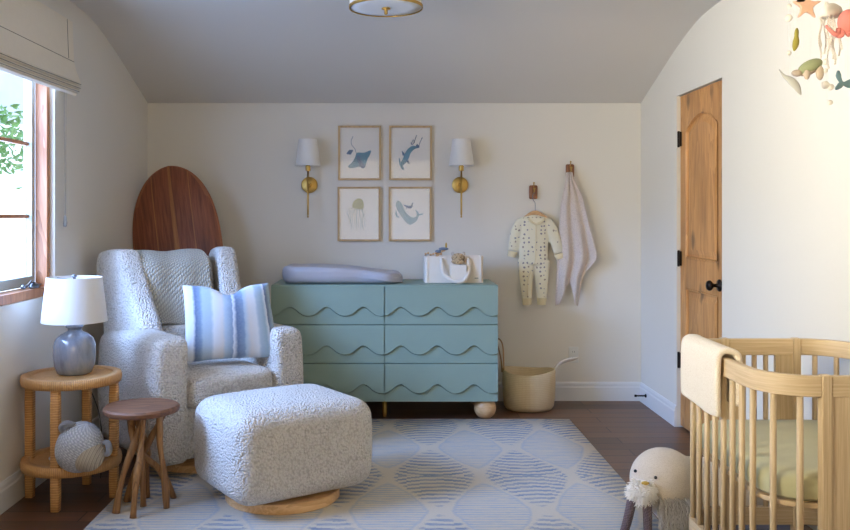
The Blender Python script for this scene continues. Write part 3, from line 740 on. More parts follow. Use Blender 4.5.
# towel
tz = YB-.06
bm = BM()
def interp(T, y):
    for (a, xa), (b, xb) in zip(T, T[1:]):
        if a <= y <= b: return xa+(xb-xa)*(y-a)/(b-a)
    return T[-1][1]
LE = [(0, 566.5), (.06, 566), (.25, 561), (.5, 559), (.7, 557.5), (1, 556)]; RE = [(0, 572), (.06, 574), (.17, 582), (.45, 590.6), (.62, 596), (.66, 596), (.80, 588), (1, 586)]
BT = [(0, 307), (.12, 304), (.30, 287), (.46, 283), (.60, 304), (.76, 307), (.84, 275), (1, 258)]
def tw(s, tt_):
    y = 172+(interp(BT, s)-172)*tt_; q_ = (y-172)/133
    xl, xr = interp(LE, q_), interp(RE, q_); x = xl+(xr-xl)*s
    f = sin(s*pi*5.2+.6+.8*q_)*(.006+.020*min(1, q_*1.6))+.006*sin(s*19+q_*7)+.012*q_*sin(s*3+2)
    P = W(x, y, tz-.012); P.y += f*.8; return P
grid(bm, 44, 44, tw)
o = obj('towel', bm, M['terry'], mods=[SOL(.007), SUB(1)]); tag(o, 'pinkish beige towel draped from the right wall hook', 'towel')
for v_ in o.data.vertices: v_.co.y = min(v_.co.y, YB-.015)

# ---- basket
t = NT('palm_weave'); v = t.coord()
tc = t.n('ShaderNodeTexCoord'); sp = t.n('ShaderNodeSeparateXYZ'); t.put(sp.inputs[0], tc.outputs['Object'])
an = t.math('ARCTAN2', sp.outputs[0], sp.outputs[1])
wv = t.math('MULTIPLY', t.math('ABSOLUTE', t.math('SINE', t.math('MULTIPLY', an, 60))), t.math('ABSOLUTE', t.math('SINE', t.math('MULTIPLY', sp.outputs[2], 260))))
t.bump(wv, .6, .004)
M['palm'] = t.set(t.mix(t.math('ADD', t.math('MULTIPLY', wv, .5), t.math('MULTIPLY', t.noise(v, 8, 2), .5)), rgb((204, 180, 136)), rgb((236, 220, 186))), .8)
bk = thing('storage_basket', 'round woven palm basket beside the dresser', 'basket', W(528, 216, 5.90)*1)
bk.location.z = 0.0
def basket_ring(r, z, i, n):
    a = 2*pi*i/n; rr = r*(1+.035*cos(3*a+.9)); return Vector((rr*cos(a), rr*sin(a)*.97, z+(.012*cos(2*a+.4) if z > .2 else 0)))
bm = BM(); n = 60; prof = [(.0, .002), (.12, .0), (.155, .006), (.170, .03), (.176, .09), (.180, .17), (.178, .262), (.172, .266), (.168, .258), (.170, .17), (.165, .06), (.145, .02), (.0, .018)]
rings = [[bm.verts.new(basket_ring(max(r, .001), z, i, n)) for i in range(n)] for r, z in prof]
for a, b in zip(rings, rings[1:]):
    for i in range(n): bm.faces.new((a[i], a[(i+1) % n], b[(i+1) % n], b[i]))
obj('basket_body', bm, M['palm'], bk)
bm = BM(); tube(bm, smooth_pts([(.178, -.03, .245), (.19, -.03, .285), (.225, -.035, .325), (.28, -.04, .345), (.335, -.04, .355)], 6), [.008]*19+[.007]*6, 8, .6); 
tube(bm, smooth_pts([(.176, .035, .25), (.2, .03, .285), (.25, .01, .315), (.30, -.02, .335), (.335, -.04, .355)], 6), .007, 8, .6)
obj('leather_handle', bm, plain('pale_leather', rgb((214, 204, 188)), .6), bk, label='pale handle flopped to the right')
bm = BM(); tube(bm, smooth_pts([(-.170, -.035, .22), (-.172, -.035, .36), (-.178, -.01, .445), (-.20, .02, .475), (-.205, .05, .44), (-.178, .055, .33), (-.172, .045, .24)], 7), .005, 8); obj('leather_handle', bm, plain('tan_leather', rgb((170, 128, 80)), .6), bk, label='tan handle standing up at the left')

# ================================================================== CEILING LIGHT
cl = thing('ceiling_light', 'white flush ceiling light with brass rim and finial', 'ceiling light', ((386-CX)*4.07/F, 4.07, 0))
bm = BM(); lathe(bm, [(0, 2.49), (.07, 2.49), (.07, 2.462), (.0, 2.462)], 32); obj('canopy', bm, M['brass'], cl, smooth='auto')
bm = BM(); lathe(bm, [(0, 2.47), (.006, 2.47), (.006, 2.31), (0, 2.31)], 10); obj('stem', bm, M['brass'], cl)
bm = BM(); lathe(bm, [(.172, 2.312), (.172, 2.43), (.168, 2.43), (.168, 2.312)], 64, closed=True); obj('drum_shade', bm, M['shade'], cl, smooth='auto')
bm = BM(); lathe(bm, [(.171, 2.301), (.1755, 2.301), (.1755, 2.314), (.172, 2.314), (.172, 2.305), (.171, 2.305)], 64, closed=True)
lathe(bm, [(.171, 2.42), (.177, 2.42), (.177, 2.436), (.167, 2.436), (.167, 2.43)], 64, closed=True); obj('brass_rim', bm, M['brass'], cl, smooth='auto')
bm = BM(); lathe(bm, [(0, 2.305), (.12, 2.305), (.171, 2.306), (.171, 2.311), (0, 2.309)], 64); obj('diffuser', bm, plain('frosted_white', rgb((216, 218, 220)), .5, var=.01), cl)
bm = BM(); lathe(bm, [(0, 2.303), (.021, 2.303), (.021, 2.298), (.008, 2.296), (.0085, 2.276), (.006, 2.273), (0, 2.273)], 20); obj('finial', bm, M['brass'], cl, smooth='auto')

# ================================================================== SURFBOARD
tip = Vector((-1.512, 5.87, 1.66)); botm = Vector((-1.235, 5.54, .03)); ax = (botm-tip); LB = ax.length; ax.normalize()
sd = Vector((1, 0, 0)); sd = (sd-ax*sd.dot(ax)).normalized(); nm = sd.cross(ax).normalized()
if nm.y > 0: nm = -nm
def bw(s):   # half width at distance s from the nose
    u = min(s/.60, 1.0); w_ = .298*(1-(1-u)**2.6)**.52
    e = max(0, s-1.0)/(LB-1.0); return w_*(1-.45*e**2.2)
t = NT('surfboard_wood'); tc = t.n('ShaderNodeTexCoord'); sp = t.n('ShaderNodeSeparateXYZ'); t.put(sp.inputs[0], tc.outputs['Object'])
x_, s_ = sp.outputs[0], sp.outputs[1]
gr = t.noise(t.coord(scale=(12, .8, 1)), 5, 5, .6, .5)
base = t.ramp(gr, [(.3, rgb((96, 48, 28))), (.5, rgb((126, 68, 42))), (.7, rgb((146, 86, 56)))])
half = t.math('MULTIPLY_ADD', s_, .014, .008)
xc = t.math('ABSOLUTE', t.math('ADD', x_, t.math('MULTIPLY', s_, 0)))
cen = t.math('LESS_THAN', xc, half)
light = t.ramp(gr, [(.3, rgb((140, 84, 44))), (.7, rgb((182, 124, 72)))])
c = t.mix(cen, base, light)
ln = t.math('LESS_THAN', t.math('ABSOLUTE', t.math('SUBTRACT', xc, .125)), .0032); c = t.mix(ln, c, light)
rim = t.n('ShaderNodeAttribute', attribute_name='edge').outputs[2]
c = t.mix(t.math('GREATER_THAN', rim, .5), c, rgb((150, 92, 58)))
M['surf'] = t.set(c, .45)
bm = BM(); ns, nx = 60, 16
el = bm.verts.layers.float.new('edge')
def bp(i, j, side):
    s = LB*(i/ns)**1.6 if i < ns else LB
    u = -1+2*j/nx; wd_ = bw(max(s, .0002)); x = sin(u*pi/2)*wd_; th = .030*min(1, s/.25+.25)*sqrt(max(0, 1-min(1, abs(x)/max(wd_, 1e-4))**3))
    v_ = bm.verts.new((x, s, side*th)); v_[el] = 1 if (wd_-abs(x)) < .02 or s < .006 else 0; return v_
for side in (-1, 1):
    G = [[bp(i, j, side) for j in range(nx+1)] for i in range(ns+1)]
    for i in range(ns):
        for j in range(nx): bm.faces.new((G[i][j], G[i+1][j], G[i+1][j+1], G[i][j+1]))
bmesh.ops.remove_doubles(bm, verts=bm.verts[:], dist=.0008)
o = obj('surfboard', bm, M['surf']); tag(o, 'brown wooden surfboard leaning in the corner behind the armchair', 'surfboard')
mt = Matrix((sd, ax, -nm)).transposed().to_4x4(); mt.translation = tip; o.matrix_world = mt
fx = BM(); prism(fx, [(-.0, 0), (.13, -.02), (.16, .09), (.11, .10), (.05, .06)], -.004, .004, 'X')
for v_ in fx.verts: v_.co = Vector((v_.co.x, LB-.25+v_.co.y, .012+v_.co.z))
obj('fin', fx, M['surf'], o, smooth=False, mods=[BEV(.002, 2)])

# ================================================================== ARMCHAIR
TH = radians(38); OC = Vector((-1.077, 4.775, 0))
ch = thing('armchair', 'cream boucle wingback armchair in the left corner', 'armchair', OC, TH)
bm = BM(); lathe(bm, [(0, .009), (.33, .009), (.335, .013), (.335, .046), (.33, .05), (0, .05)], 64, c=(.02, -.10, 0)); obj('swivel_base', bm, M['maple'], ch, smooth='auto', label='light wood swivel base')
bm = BM(); lathe(bm, [(0, .049), (.10, .049), (.10, .10), (0, .10)], 24, c=(.02, -.08, 0)); obj('swivel_post', bm, M['bronze'], ch, smooth='auto')
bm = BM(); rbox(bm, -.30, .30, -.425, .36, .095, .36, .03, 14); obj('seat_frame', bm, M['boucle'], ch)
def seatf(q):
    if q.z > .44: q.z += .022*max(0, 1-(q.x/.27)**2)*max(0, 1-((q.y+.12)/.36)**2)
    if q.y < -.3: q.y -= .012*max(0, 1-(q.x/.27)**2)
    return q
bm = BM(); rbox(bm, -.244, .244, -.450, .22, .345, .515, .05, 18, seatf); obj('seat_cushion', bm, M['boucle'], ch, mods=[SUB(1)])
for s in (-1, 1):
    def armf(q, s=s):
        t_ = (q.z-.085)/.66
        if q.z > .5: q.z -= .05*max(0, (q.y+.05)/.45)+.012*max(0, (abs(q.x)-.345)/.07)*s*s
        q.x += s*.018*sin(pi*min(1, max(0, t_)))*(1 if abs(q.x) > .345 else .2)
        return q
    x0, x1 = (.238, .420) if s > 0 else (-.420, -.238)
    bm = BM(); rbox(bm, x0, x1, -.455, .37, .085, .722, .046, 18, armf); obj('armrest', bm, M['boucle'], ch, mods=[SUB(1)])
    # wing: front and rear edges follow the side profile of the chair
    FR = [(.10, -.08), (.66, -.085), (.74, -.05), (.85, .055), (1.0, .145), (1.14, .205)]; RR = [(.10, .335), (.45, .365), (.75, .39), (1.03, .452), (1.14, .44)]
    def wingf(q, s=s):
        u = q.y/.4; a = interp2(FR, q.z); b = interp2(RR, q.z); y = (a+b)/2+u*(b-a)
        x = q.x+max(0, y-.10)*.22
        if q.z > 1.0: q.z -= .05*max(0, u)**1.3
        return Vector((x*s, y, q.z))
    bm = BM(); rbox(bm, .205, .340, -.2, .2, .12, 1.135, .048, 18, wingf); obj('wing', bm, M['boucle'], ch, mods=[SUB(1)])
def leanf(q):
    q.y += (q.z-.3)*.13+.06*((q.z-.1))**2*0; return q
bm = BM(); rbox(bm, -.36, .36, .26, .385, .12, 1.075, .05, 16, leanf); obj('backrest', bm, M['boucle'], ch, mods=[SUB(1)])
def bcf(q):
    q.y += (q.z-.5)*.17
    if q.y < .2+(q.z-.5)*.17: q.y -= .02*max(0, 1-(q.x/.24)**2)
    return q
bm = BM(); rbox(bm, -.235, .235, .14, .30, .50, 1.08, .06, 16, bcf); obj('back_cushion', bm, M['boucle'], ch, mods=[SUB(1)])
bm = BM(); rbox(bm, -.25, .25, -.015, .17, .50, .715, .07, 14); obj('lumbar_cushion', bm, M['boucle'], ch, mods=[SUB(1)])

def chair_pt(x, y, z): return OC+Vector((x*cos(TH)-y*sin(TH), x*sin(TH)+y*cos(TH), z))
# throw over the back
bm = BM(); tpath = smooth_pts([(.47, 0, .86), (.485, 0, 1.0), (.495, 0, 1.06), (.455, 0, 1.094), (.38, 0, 1.103), (.30, 0, 1.102), (.232, 0, 1.075), (.195, 0, 1.02), (.165, 0, .9), (.13, 0, .78), (.095, 0, .715)], 5)
def thf(u, v_):
    i = v_*(len(tpath)-1); a = int(min(i, len(tpath)-2)); p_ = tpath[a].lerp(tpath[a+1], i-a)
    wdt = .235-.02*max(0, v_-.5)*2; x = -wdt*.93+2*wdt*.90*u-.035+.005*v_
    return chair_pt(x, p_.x-.016+.005*sin(u*14+v_*3), p_.z+.006*sin(u*9))
grid(bm, 36, 60, thf)
o = obj('throw_blanket', bm, M['throw'], mods=[SOL(.016, 1), SUB(1)]); tag(o, 'chunky knitted sage grey throw over the armchair back', 'blanket')
# pillow
t = NT('blue_stripe_linen'); uv = t.n('ShaderNodeTexCoord').outputs['UV']; sp = t.n('ShaderNodeSeparateXYZ'); t.put(sp.inputs[0], uv)
wu = t.math('ADD', sp.outputs[0], t.math('MULTIPLY', t.math('SUBTRACT', t.noise(uv, 14, 4), .5), .03))
W_ = rgb((216, 220, 226)); LB_ = rgb((166, 186, 204)); MB_ = rgb((112, 138, 170)); DB_ = rgb((72, 96, 134)); GR = rgb((206, 202, 200)); PB = rgb((146, 172, 190))
c = t.ramp(wu, [(0, W_), (.09, W_), (.12, DB_), (.17, MB_), (.20, LB_), (.28, LB_), (.31, W_), (.40, GR), (.43, LB_), (.50, MB_), (.515, W_), (.55, DB_), (.62, MB_), (.64, LB_), (.69, GR), (.76, W_), (.79, LB_), (.86, PB), (.89, W_), (.905, DB_), (.96, PB), (1, W_)])
t.bump(t.noise(uv, 160, 2), .25, .003)
c = t.mix(t.math('MULTIPLY', t.noise(uv, 40, 4), .2), c, W_)
M['pillow'] = t.set(c, .9, sheen=.2, spec=.2)
pc = W(230, 322, 4.60); yaw = radians(20)
def pillow_pts(side):
    def f(u, v_):
        a, b = 2*u-1, 2*v_-1
        e = (1-a*a)*(1-b*b); th = .075*max(0, e)**.42
        pin = 1-.07*(1-a*a)*abs(b)**3; pinx = 1-.05*(1-b*b)*abs(a)**3
        x = a*.251*pinx*(1-.03*b); z = b*.21*pin
        if b > 0: z -= .050*math.exp(-((a)/.30)**2)*b**1.5
        return Vector((x-.05*b*a*0-.022*b*(1 if a > 0 else .35)*abs(a), side*th, z))
    return f
bm = BM(); grid(bm, 28, 28, pillow_pts(-1)); grid(bm, 28, 28, pillow_pts(1)); bmesh.ops.remove_doubles(bm, verts=bm.verts[:], dist=.0006)
o = obj('throw_pillow', bm, M['pillow'], mods=[SUB(1)]); o.location = pc; o.rotation_euler = (radians(-10), 0, yaw)
tag(o, 'square blue and white striped pillow on the armchair', 'pillow')

# ---- ottoman
ot = thing('ottoman', 'cream boucle ottoman on a round wood base', 'ottoman', (-.502, 4.03, 0), radians(34))
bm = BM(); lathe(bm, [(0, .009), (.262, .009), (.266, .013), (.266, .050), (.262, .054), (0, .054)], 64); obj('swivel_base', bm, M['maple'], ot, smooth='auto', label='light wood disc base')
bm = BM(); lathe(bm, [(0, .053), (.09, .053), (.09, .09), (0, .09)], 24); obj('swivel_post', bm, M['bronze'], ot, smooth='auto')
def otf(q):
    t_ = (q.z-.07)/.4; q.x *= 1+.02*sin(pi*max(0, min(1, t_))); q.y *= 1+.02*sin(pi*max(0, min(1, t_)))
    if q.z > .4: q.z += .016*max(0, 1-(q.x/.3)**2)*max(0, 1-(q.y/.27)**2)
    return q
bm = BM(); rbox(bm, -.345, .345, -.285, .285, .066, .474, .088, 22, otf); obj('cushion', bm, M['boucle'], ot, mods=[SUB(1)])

# ================================================================== RATTAN SIDE TABLE
rt = thing('side_table', 'round two tier rattan side table beside the armchair', 'side table', (-1.492, 4.035, 0))
def ringband(r0, r1, z0, z1): return [(r1, z0), (r1+.004, (z0+z1)/2), (r1, z1), (r0, z1), (r0, z0)]
bm = BM(); lathe(bm, ringband(.185, .222, .542, .583), 64, closed=True); obj('top_ring', bm, M['rattan_ring'], rt)
bm = BM(); lathe(bm, [(0, .560), (.186, .560), (.186, .574), (0, .574)], 48); obj('tabletop', bm, M['rattan_ring'], rt, smooth='auto')
bm = BM(); lathe(bm, ringband(.185, .222, .155, .198), 64, closed=True); obj('shelf_ring', bm, M['rattan_ring'], rt)
bm = BM(); lathe(bm, [(0, .168), (.186, .168), (.186, .184), (0, .184)], 48); obj('shelf', bm, M['rattan_ring'], rt, smooth='auto')
for a in (-90, 0, 90, 180):
    c_ = Vector((.197*cos(radians(a)), .197*sin(radians(a)), 0)); bm = BM(); rbox(bm, c_.x-.02, c_.x+.02, c_.y-.02, c_.y+.02, 0, .545, .008, 8); obj('leg', bm, M['rattan'], rt)
# lamp
lp = thing('table_lamp', 'blue grey ceramic table lamp with white shade', 'table lamp', (-1.495, 4.075, .575))
bm = BM(); lathe(bm, [(0, 0), (.072, 0), (.080, .006), (.092, .04), (.097, .09), (.096, .135), (.086, .165), (.062, .187), (.040, .197), (.030, .205), (.031, .213), (.040, .219), (.040, .226), (.034, .230), (.016, .232), (0, .232)], 48); obj('lamp_base', bm, M['glaze'], lp)
bm = BM(); lathe(bm, [(0, .23), (.012, .23), (.012, .265), (.018, .27), (.018, .30), (0, .30)], 18); 
tube(bm, [(.02, 0, .28), (.045, 0, .36), (.03, 0, .438), (0, 0, .444)], .0022, 6); tube(bm, [(-.02, 0, .28), (-.045, 0, .36), (-.03, 0, .438), (0, 0, .444)], .0022, 6)
for a in range(3):
    tube(bm, [(0, 0, .444), (.1245*cos(a*2.094+.5), .1245*sin(a*2.094+.5), .448)], .0015, 6)
obj('harp', bm, M['steel'], lp)
bm = BM(); lathe(bm, [(.150, .246), (.1485, .246), (.124, .455), (.1255, .455)], 64, closed=True); obj('lamp_shade', bm, M['shade'], lp, smooth='auto')
bm = BM(); lathe(bm, [(0, .444), (.008, .445), (.006, .452), (.012, .458), (.010, .466), (0, .470)], 14); obj('finial', bm, M['steel'], lp)
bm = BM(); ball(bm, (0, 0, .33), .028, 1, 1, 1.4); obj('bulb', bm, M['plastic'], lp)
bm = BM(); tube(bm, smooth_pts([(0, .09, .008), (-.02, .16, .012), (-.03, .192, -.0), (.0, .20, -.10), (.05, .205, -.25), (.06, .21, -.42), (.05, .22, -.565)], 6), .0025, 6)
obj('power_cord', bm, plain('dark_cord', rgb((60, 56, 52)), .6), lp, label='thin dark cord')

# plush whale
wh = thing('whale_plush', 'knitted grey plush whale on the lower shelf of the rattan table', 'plush toy', (-1.384, 3.842, .186))
wh.scale = (.99, .99, .99)
Rw = Matrix.Rotation(radians(-38), 3, 'Y') @ Matrix.Rotation(radians(15), 3, 'X')
bm = BM(); prof = [(0, -.12)]+[(.103*sqrt(max(0, 1-((z+.01)/.115)**2))**.9, z) for z in [-.115+.0115*i for i in range(1, 19)]]+[(0, .108)]
lathe(bm, prof, 40, c=(0, 0, .112), M3=Rw @ Matrix.Rotation(radians(60), 3, 'Y')); 
o = obj('body', bm, [M['knit_grey']], wh)
bm = BM(); ball(bm, (.030, -.014, .080), .094, .92, .88, .86, 30, 20, Matrix.Rotation(radians(35), 3, 'Y')); 
uvl = bm.loops.layers.uv.verify()
for f in bm.faces:
    for l_ in f.loops: l_[uvl].uv = ((l_.vert.co.x-l_.vert.co.z*.4)*5, l_.vert.co.y)
obj('ribbed_belly', bm, M['knit_cream'], wh, label='cream ribbed belly')
bm = BM(); tube(bm, smooth_pts([(-.05, .04, .10), (-.085, .07, .06), (-.115, .09, .04), (-.135, .10, .035)], 5), [.06, .055, .05, .046, .042, .038, .034, .03, .027, .024, .022, .02, .018, .017, .016, .015], 14); obj('tail', bm, M['knit_grey'], wh)
bm = BM(); ball(bm, (-.140, .07, .036), .034, .8, 1.1, .35); ball(bm, (-.135, .12, .036), .034, .8, 1.1, .35); obj('flukes', bm, M['knit_grey'], wh)
bm = BM(); tube(bm, smooth_pts([(-.06, -.03, .165), (-.072, -.04, .20), (-.045, -.05, .222), (-.02, -.04, .215), (-.012, -.02, .205)], 5), [.008+.005*sin(pi*i/20) for i in range(21)], 10); obj('flipper', bm, M['knit_grey'], wh)
bm = BM(); tube(bm, smooth_pts([(.095, .0, .12), (.125, -.01, .125), (.135, -.015, .10), (.13, -.015, .078), (.105, -.005, .07)], 5), [.009+.006*sin(pi*i/20) for i in range(21)], 10); obj('flipper', bm, M['knit_grey'], wh)

# ---- branch stool
sl = thing('branch_stool', 'small round dark wood stool on crossed branch legs', 'stool', (-1.118, 3.862, 0))
bm = BM(); lathe(bm, [(0, .438), (.150, .438), (.162, .442), (.167, .452), (.167, .462), (.160, .470), (0, .471)], 48); 
for v_ in bm.verts:
    a = atan2(v_.co.y, v_.co.x); k_ = 1+.015*sin(3*a)+.01*sin(5*a+1); v_.co.x *= k_; v_.co.y *= k_
obj('tabletop', bm, M['teak_top'], sl, smooth='auto')
def foot(px, py): Y = F*EYE/(py-CY); return Vector(((px-CX)*Y/F+1.118, Y-3.862, 0))
legs = [((115.8, 515), (.01, .0), (-.03, -.02)), ((133, 520), (.02, -.03), (.015, -.05)), ((143.3, 508), (-.02, .02), (.0, .0)), ((166.6, 510), (.075, .03), (.085, .0)), ((174, 500), (-.06, .03), (-.02, -.01)), ((127, 503), (.10, .06), (.02, .05)), ((147, 499), (-.07, .06), (.0, .07))]
for (fp, tpz, md) in legs:
    f0 = foot(*fp); f0.z = .0095 if (f0.x-1.118) > -1.28 else .001
    P = [f0, f0*.62+Vector((md[0]*.4, md[1]*.4, .15)), Vector((md[0], md[1], .29)), Vector((tpz[0], tpz[1], .439))]
    pts = smooth_pts(P, 5); bm = BM(); tube(bm, pts, [.0155-.0025*sin(i*.7+f0.x*20)-.0015*(i/15) for i in range(len(pts))], 12); obj('leg', bm, M['teak'], sl)

# ================================================================== CRIB
CX0, CXJ0, CXJ1, CX1, CYN, CYF = 1.104, 1.266, 1.570, 1.732, 2.52, 3.31
cb = thing('crib', 'light wood crib with rounded corners and turned slats', 'crib', ((CX0+CX1)/2, (CYN+CYF)/2, 0))
ox, oy = (CX0+CX1)/2, (CYN+CYF)/2
RC = CXJ0-CX0
def cpath(side):   # outline from near joint round to the far joint
    P = []
    for k_ in range(9):
        a = radians(-90-90*k_/8); P.append((CXJ0+RC*cos(a)-ox, CYN+RC+RC*sin(a)-oy))
    for k_ in range(1, 8): P.append((CX0-ox, CYN+RC+(CYF-CYN-2*RC)*k_/8-oy))
    for k_ in range(9):
        a = radians(180-90*k_/8); P.append((CXJ0+RC*cos(a)-ox, CYF-RC+RC*sin(a)-oy))
    return P if side < 0 else [(-x, y) for x, y in P][::-1]
ZT, ZTb, ZB0, ZB1 = .85, .788, .14, .208
def rail(z0, z1, path): bm = BM(); sweep(bm, path, [(0, z0), (0, z1), (.024, z1), (.024, z0)] ); return bm
for s in (-1, 1):
    P = cpath(s)
    for (a, b, nm_) in ((ZTb, ZT, 'top_rail'), (ZB0, ZB1, 'bottom_rail')):
        # make sure the section points inwards
        bm = rail(a, b, P)
        if s > 0: pass
        obj(nm_, bm, M['crib_x'] if True else 0, cb, smooth='auto', mods=[BEV(.003, 2)])
def inside(P, dd):
    out = []
    for i, (x, y) in enumerate(P):
        a = P[max(i-1, 0)]; b = P[min(i+1, len(P)-1)]; d_ = Vector((b[0]-a[0], b[1]-a[1])).normalized(); out.append(Vector((x+d_.y*dd, y-d_.x*dd)))
    return out
for s in (-1, 1):
    P = cpath(s); Q = inside(P, .012)
    L_ = [0]
    for a, b in zip(Q, Q[1:]): L_.append(L_[-1]+(b-a).length)
    nsl = 12
    for k_ in range(nsl):
        d_ = L_[-1]*(k_+.75)/(nsl+.5); i = max(j for j in range(len(L_)) if L_[j] <= d_); i = min(i, len(Q)-2)
        p_ = Q[i].lerp(Q[i+1], (d_-L_[i])/(L_[i+1]-L_[i]))
        bm = BM(); lathe(bm, [(0, ZB1-.01), (.0095, ZB1-.01), (.0098, .5), (.0095, ZTb+.01), (0, ZTb+.01)], 14, c=(p_.x, p_.y, 0)); obj('slat', bm, M['crib_z'], cb)
for yy, s in ((CYN, 1), (CYF, -1)):
    ya, yb_ = sorted((yy-oy, yy-oy+s*.026))
    xa, xb = CXJ0-ox, CXJ1-ox
    for (z0, z1, nm_) in ((ZTb, ZT, 'top_rail'), (ZB0, ZB1, 'bottom_rail')):
        obj(nm_, B((xa+.030, xb-.030, ya, yb_, z0, z1)), M['crib_x'], cb, smooth=False, mods=[BEV(.003, 2)])
    for sx in (-1, 1):
        x0 = xa if sx < 0 else xb-.030
        obj('post', B((x0, x0+.030, ya-.003, yb_+.003, .0, ZT+.003)), M['crib_z'], cb, smooth=False, mods=[BEV(.004, 2)])
        x0 = xa+.030 if sx < 0 else xb-.095
        obj('side_panel', B((x0, x0+.065, ya+.004, yb_-.004, ZB1, ZTb)), M['crib_z'], cb, smooth=False)
    for x in (-.022, .022):
        bm = BM(); lathe(bm, [(0, ZB1-.01), (.0095, ZB1-.01), (.0095, ZTb+.01), (0, ZTb+.01)], 14, c=(x, (ya+yb_)/2, 0)); obj('slat', bm, M['crib_z'], cb)
def oval(inset, n=10):
    r = RC-inset; hx_, hy_ = (CX1-CX0)/2-inset, (CYF-CYN)/2-inset; P = []
    for (sx, sy, a0) in ((1, 1, 0), (-1, 1, 90), (-1, -1, 180), (1, -1, 270)):
        for k_ in range(n+1): a = radians(a0+90*k_/n); P.append((sx*(hx_-r)+r*cos(a), sy*(hy_-r)+r*sin(a)))
    return P
bm = BM(); prism(bm, oval(.028), .452, .468, 'Z'); obj('mattress_platform', bm, M['crib_x'], cb, smooth=False, mods=[BEV(.003, 2)])
mt_ = thing('crib_mattress', 'oval crib mattress with a fitted sage green sheet', 'mattress', (ox, oy, .469))
bm = BM(); prof = [(.045, 0), (.032, .010), (.028, .04), (.034, .066), (.052, .080), (.10, .084)]
R_ = [[bm.verts.new((x, y, z)) for x, y in oval(ins)] for ins, z in prof]
for a, b in zip(R_, R_[1:]):
    for i in range(len(a)): bm.faces.new((a[i], a[(i+1) % len(a)], b[(i+1) % len(a)], b[i]))
bm.faces.new(R_[0]); bm.faces.new(R_[-1]); obj('fitted_sheet', bm, M['sage_sheet'], mt_, smooth='auto')
# blanket over the left rail
bm = BM(); xo = CX0-.014; xi = CX0+.042
bp_ = smooth_pts([(xo-.004, 0, .655), (xo-.006, 0, .75), (xo-.004, 0, .845), (xo+.008, 0, .868), (xo+.028, 0, .873), (xi+.002, 0, .864), (xi+.010, 0, .83), (xi+.008, 0, .75), (xi+.004, 0, .69)], 5)
def blf(u, v_):
    i = v_*(len(bp_)-1); a = int(min(i, len(bp_)-2)); p_ = bp_[a].lerp(bp_[a+1], i-a)
    y = 2.835+.365*u; hang = max(0, 1-v_*2.2)
    yl = y
    xx = p_.x-.003*sin(u*9)*hang
    e = max(0, y-(CYF-RC)); 
    return Vector((xx+ (RC-sqrt(max(0, RC*RC-e*e)))*1.0, yl, p_.z-.006*hang*sin(u*5)))
grid(bm, 26, 44, blf); o = obj('cream_blanket', bm, M['cream_fleece'], mods=[SOL(.020, 0), SUB(1)]); tag(o, 'folded cream blanket hanging over the crib rail', 'blanket')

# ---- plush walrus on the floor behind the crib
wl = thing('walrus_plush', 'plush animal with fluffy white muzzle and long knitted tusks beside the crib', 'plush toy', (1.13, 3.62, 0))
bm = BM()
tube(bm, smooth_pts([(.03, 0, .215), (.12, .01, .19), (.24, .03, .17), (.40, .05, .15), (.54, .06, .10), (.60, .06, .06)], 5), [.10+.0026*i for i in range(14)]+[.136-.0085*i for i in range(12)], 22, 1)
ball(bm, (.020, 0, .208), .138, 1.03, .93, 1); ball(bm, (.08, .0, .12), .115, 1, .9, .95); ball(bm, (.15, .02, .165), .137, 1.1, .9, 1)
obj('body', bm, M['plush'], wl, mods=[('REMESH', dict(mode='VOXEL', voxel_size=.012)), ('SMOOTH', dict(factor=.7, iterations=12))])
def fur(bm, c, rx, rz, n, L, down=.3, r=.0016, mi=0):
    for i in range(n):
        a = random.uniform(0, 2*pi); b = random.uniform(-.9, .9); d_ = Vector((cos(a)*sqrt(1-b*b)*rx, -abs(sin(a))*sqrt(1-b*b)*rx, b*rz)); p0 = Vector(c)+d_; dn = d_.normalized()
        l = L*random.uniform(.6, 1.2); p1 = p0+dn*l*.6+Vector((0, 0, -down*l*.4)); p2 = p0+dn*l*.8+Vector((random.uniform(-.3, .3)*l, 0, -down*l)); tube(bm, [p0, p1, p2], [r, r*.8, r*.3], 4, mi=mi, cap=False)
bm = BM(); ball(bm, (-.098, -.088, .193), .050, 1.15, 1, .85); fur(bm, (-.098, -.088, .193), .054, .046, 620, .020, .3, .0024); obj('fluffy_muzzle', bm, M['plush_white'], wl, label='fluffy white muzzle')
bm = BM(); ball(bm, (-.094, -.130, .236), .013, 1.25, .8, .6); obj('nose', bm, M['gold_thread'], wl, label='golden stitched nose')
for (x, y, z) in ((-.112, -.052, .270), (-.048, -.116, .262)):
    bm = BM(); ball(bm, (x, y, z-.008), .0068); obj('eye', bm, M['black'], wl)
for (x0, x1) in ((-.140, -.182), (-.078, -.080)):
    bm = BM(); tube(bm, smooth_pts([(x0, -.10, .155), ((x0+x1)/2, -.112, .08), (x1, -.12, .02)], 8), [.020-.0002*i for i in range(17)], 14); ball(bm, (x1, -.12, .019), .0175); obj('tusk', bm, M['knit_plum'], wl, label='plum grey knitted tusk')
bm = BM()
for i in range(520):
    x = random.uniform(-.035, .14); y = -.105-.02*random.random(); z = random.uniform(.10, .19)-.35*max(0, x-.06)
    L_ = random.uniform(.07, .14); dx = random.uniform(-.01, .05)
    tube(bm, [(x, y+.03, z), (x+dx*.4, y-.018, z-L_*.3), (x+dx, y-.012, max(.012, z-L_))], [.0022, .0018, .0008], 4, cap=False)
obj('grey_mane', bm, M['fur_grey'], wl, label='long grey fur chest')

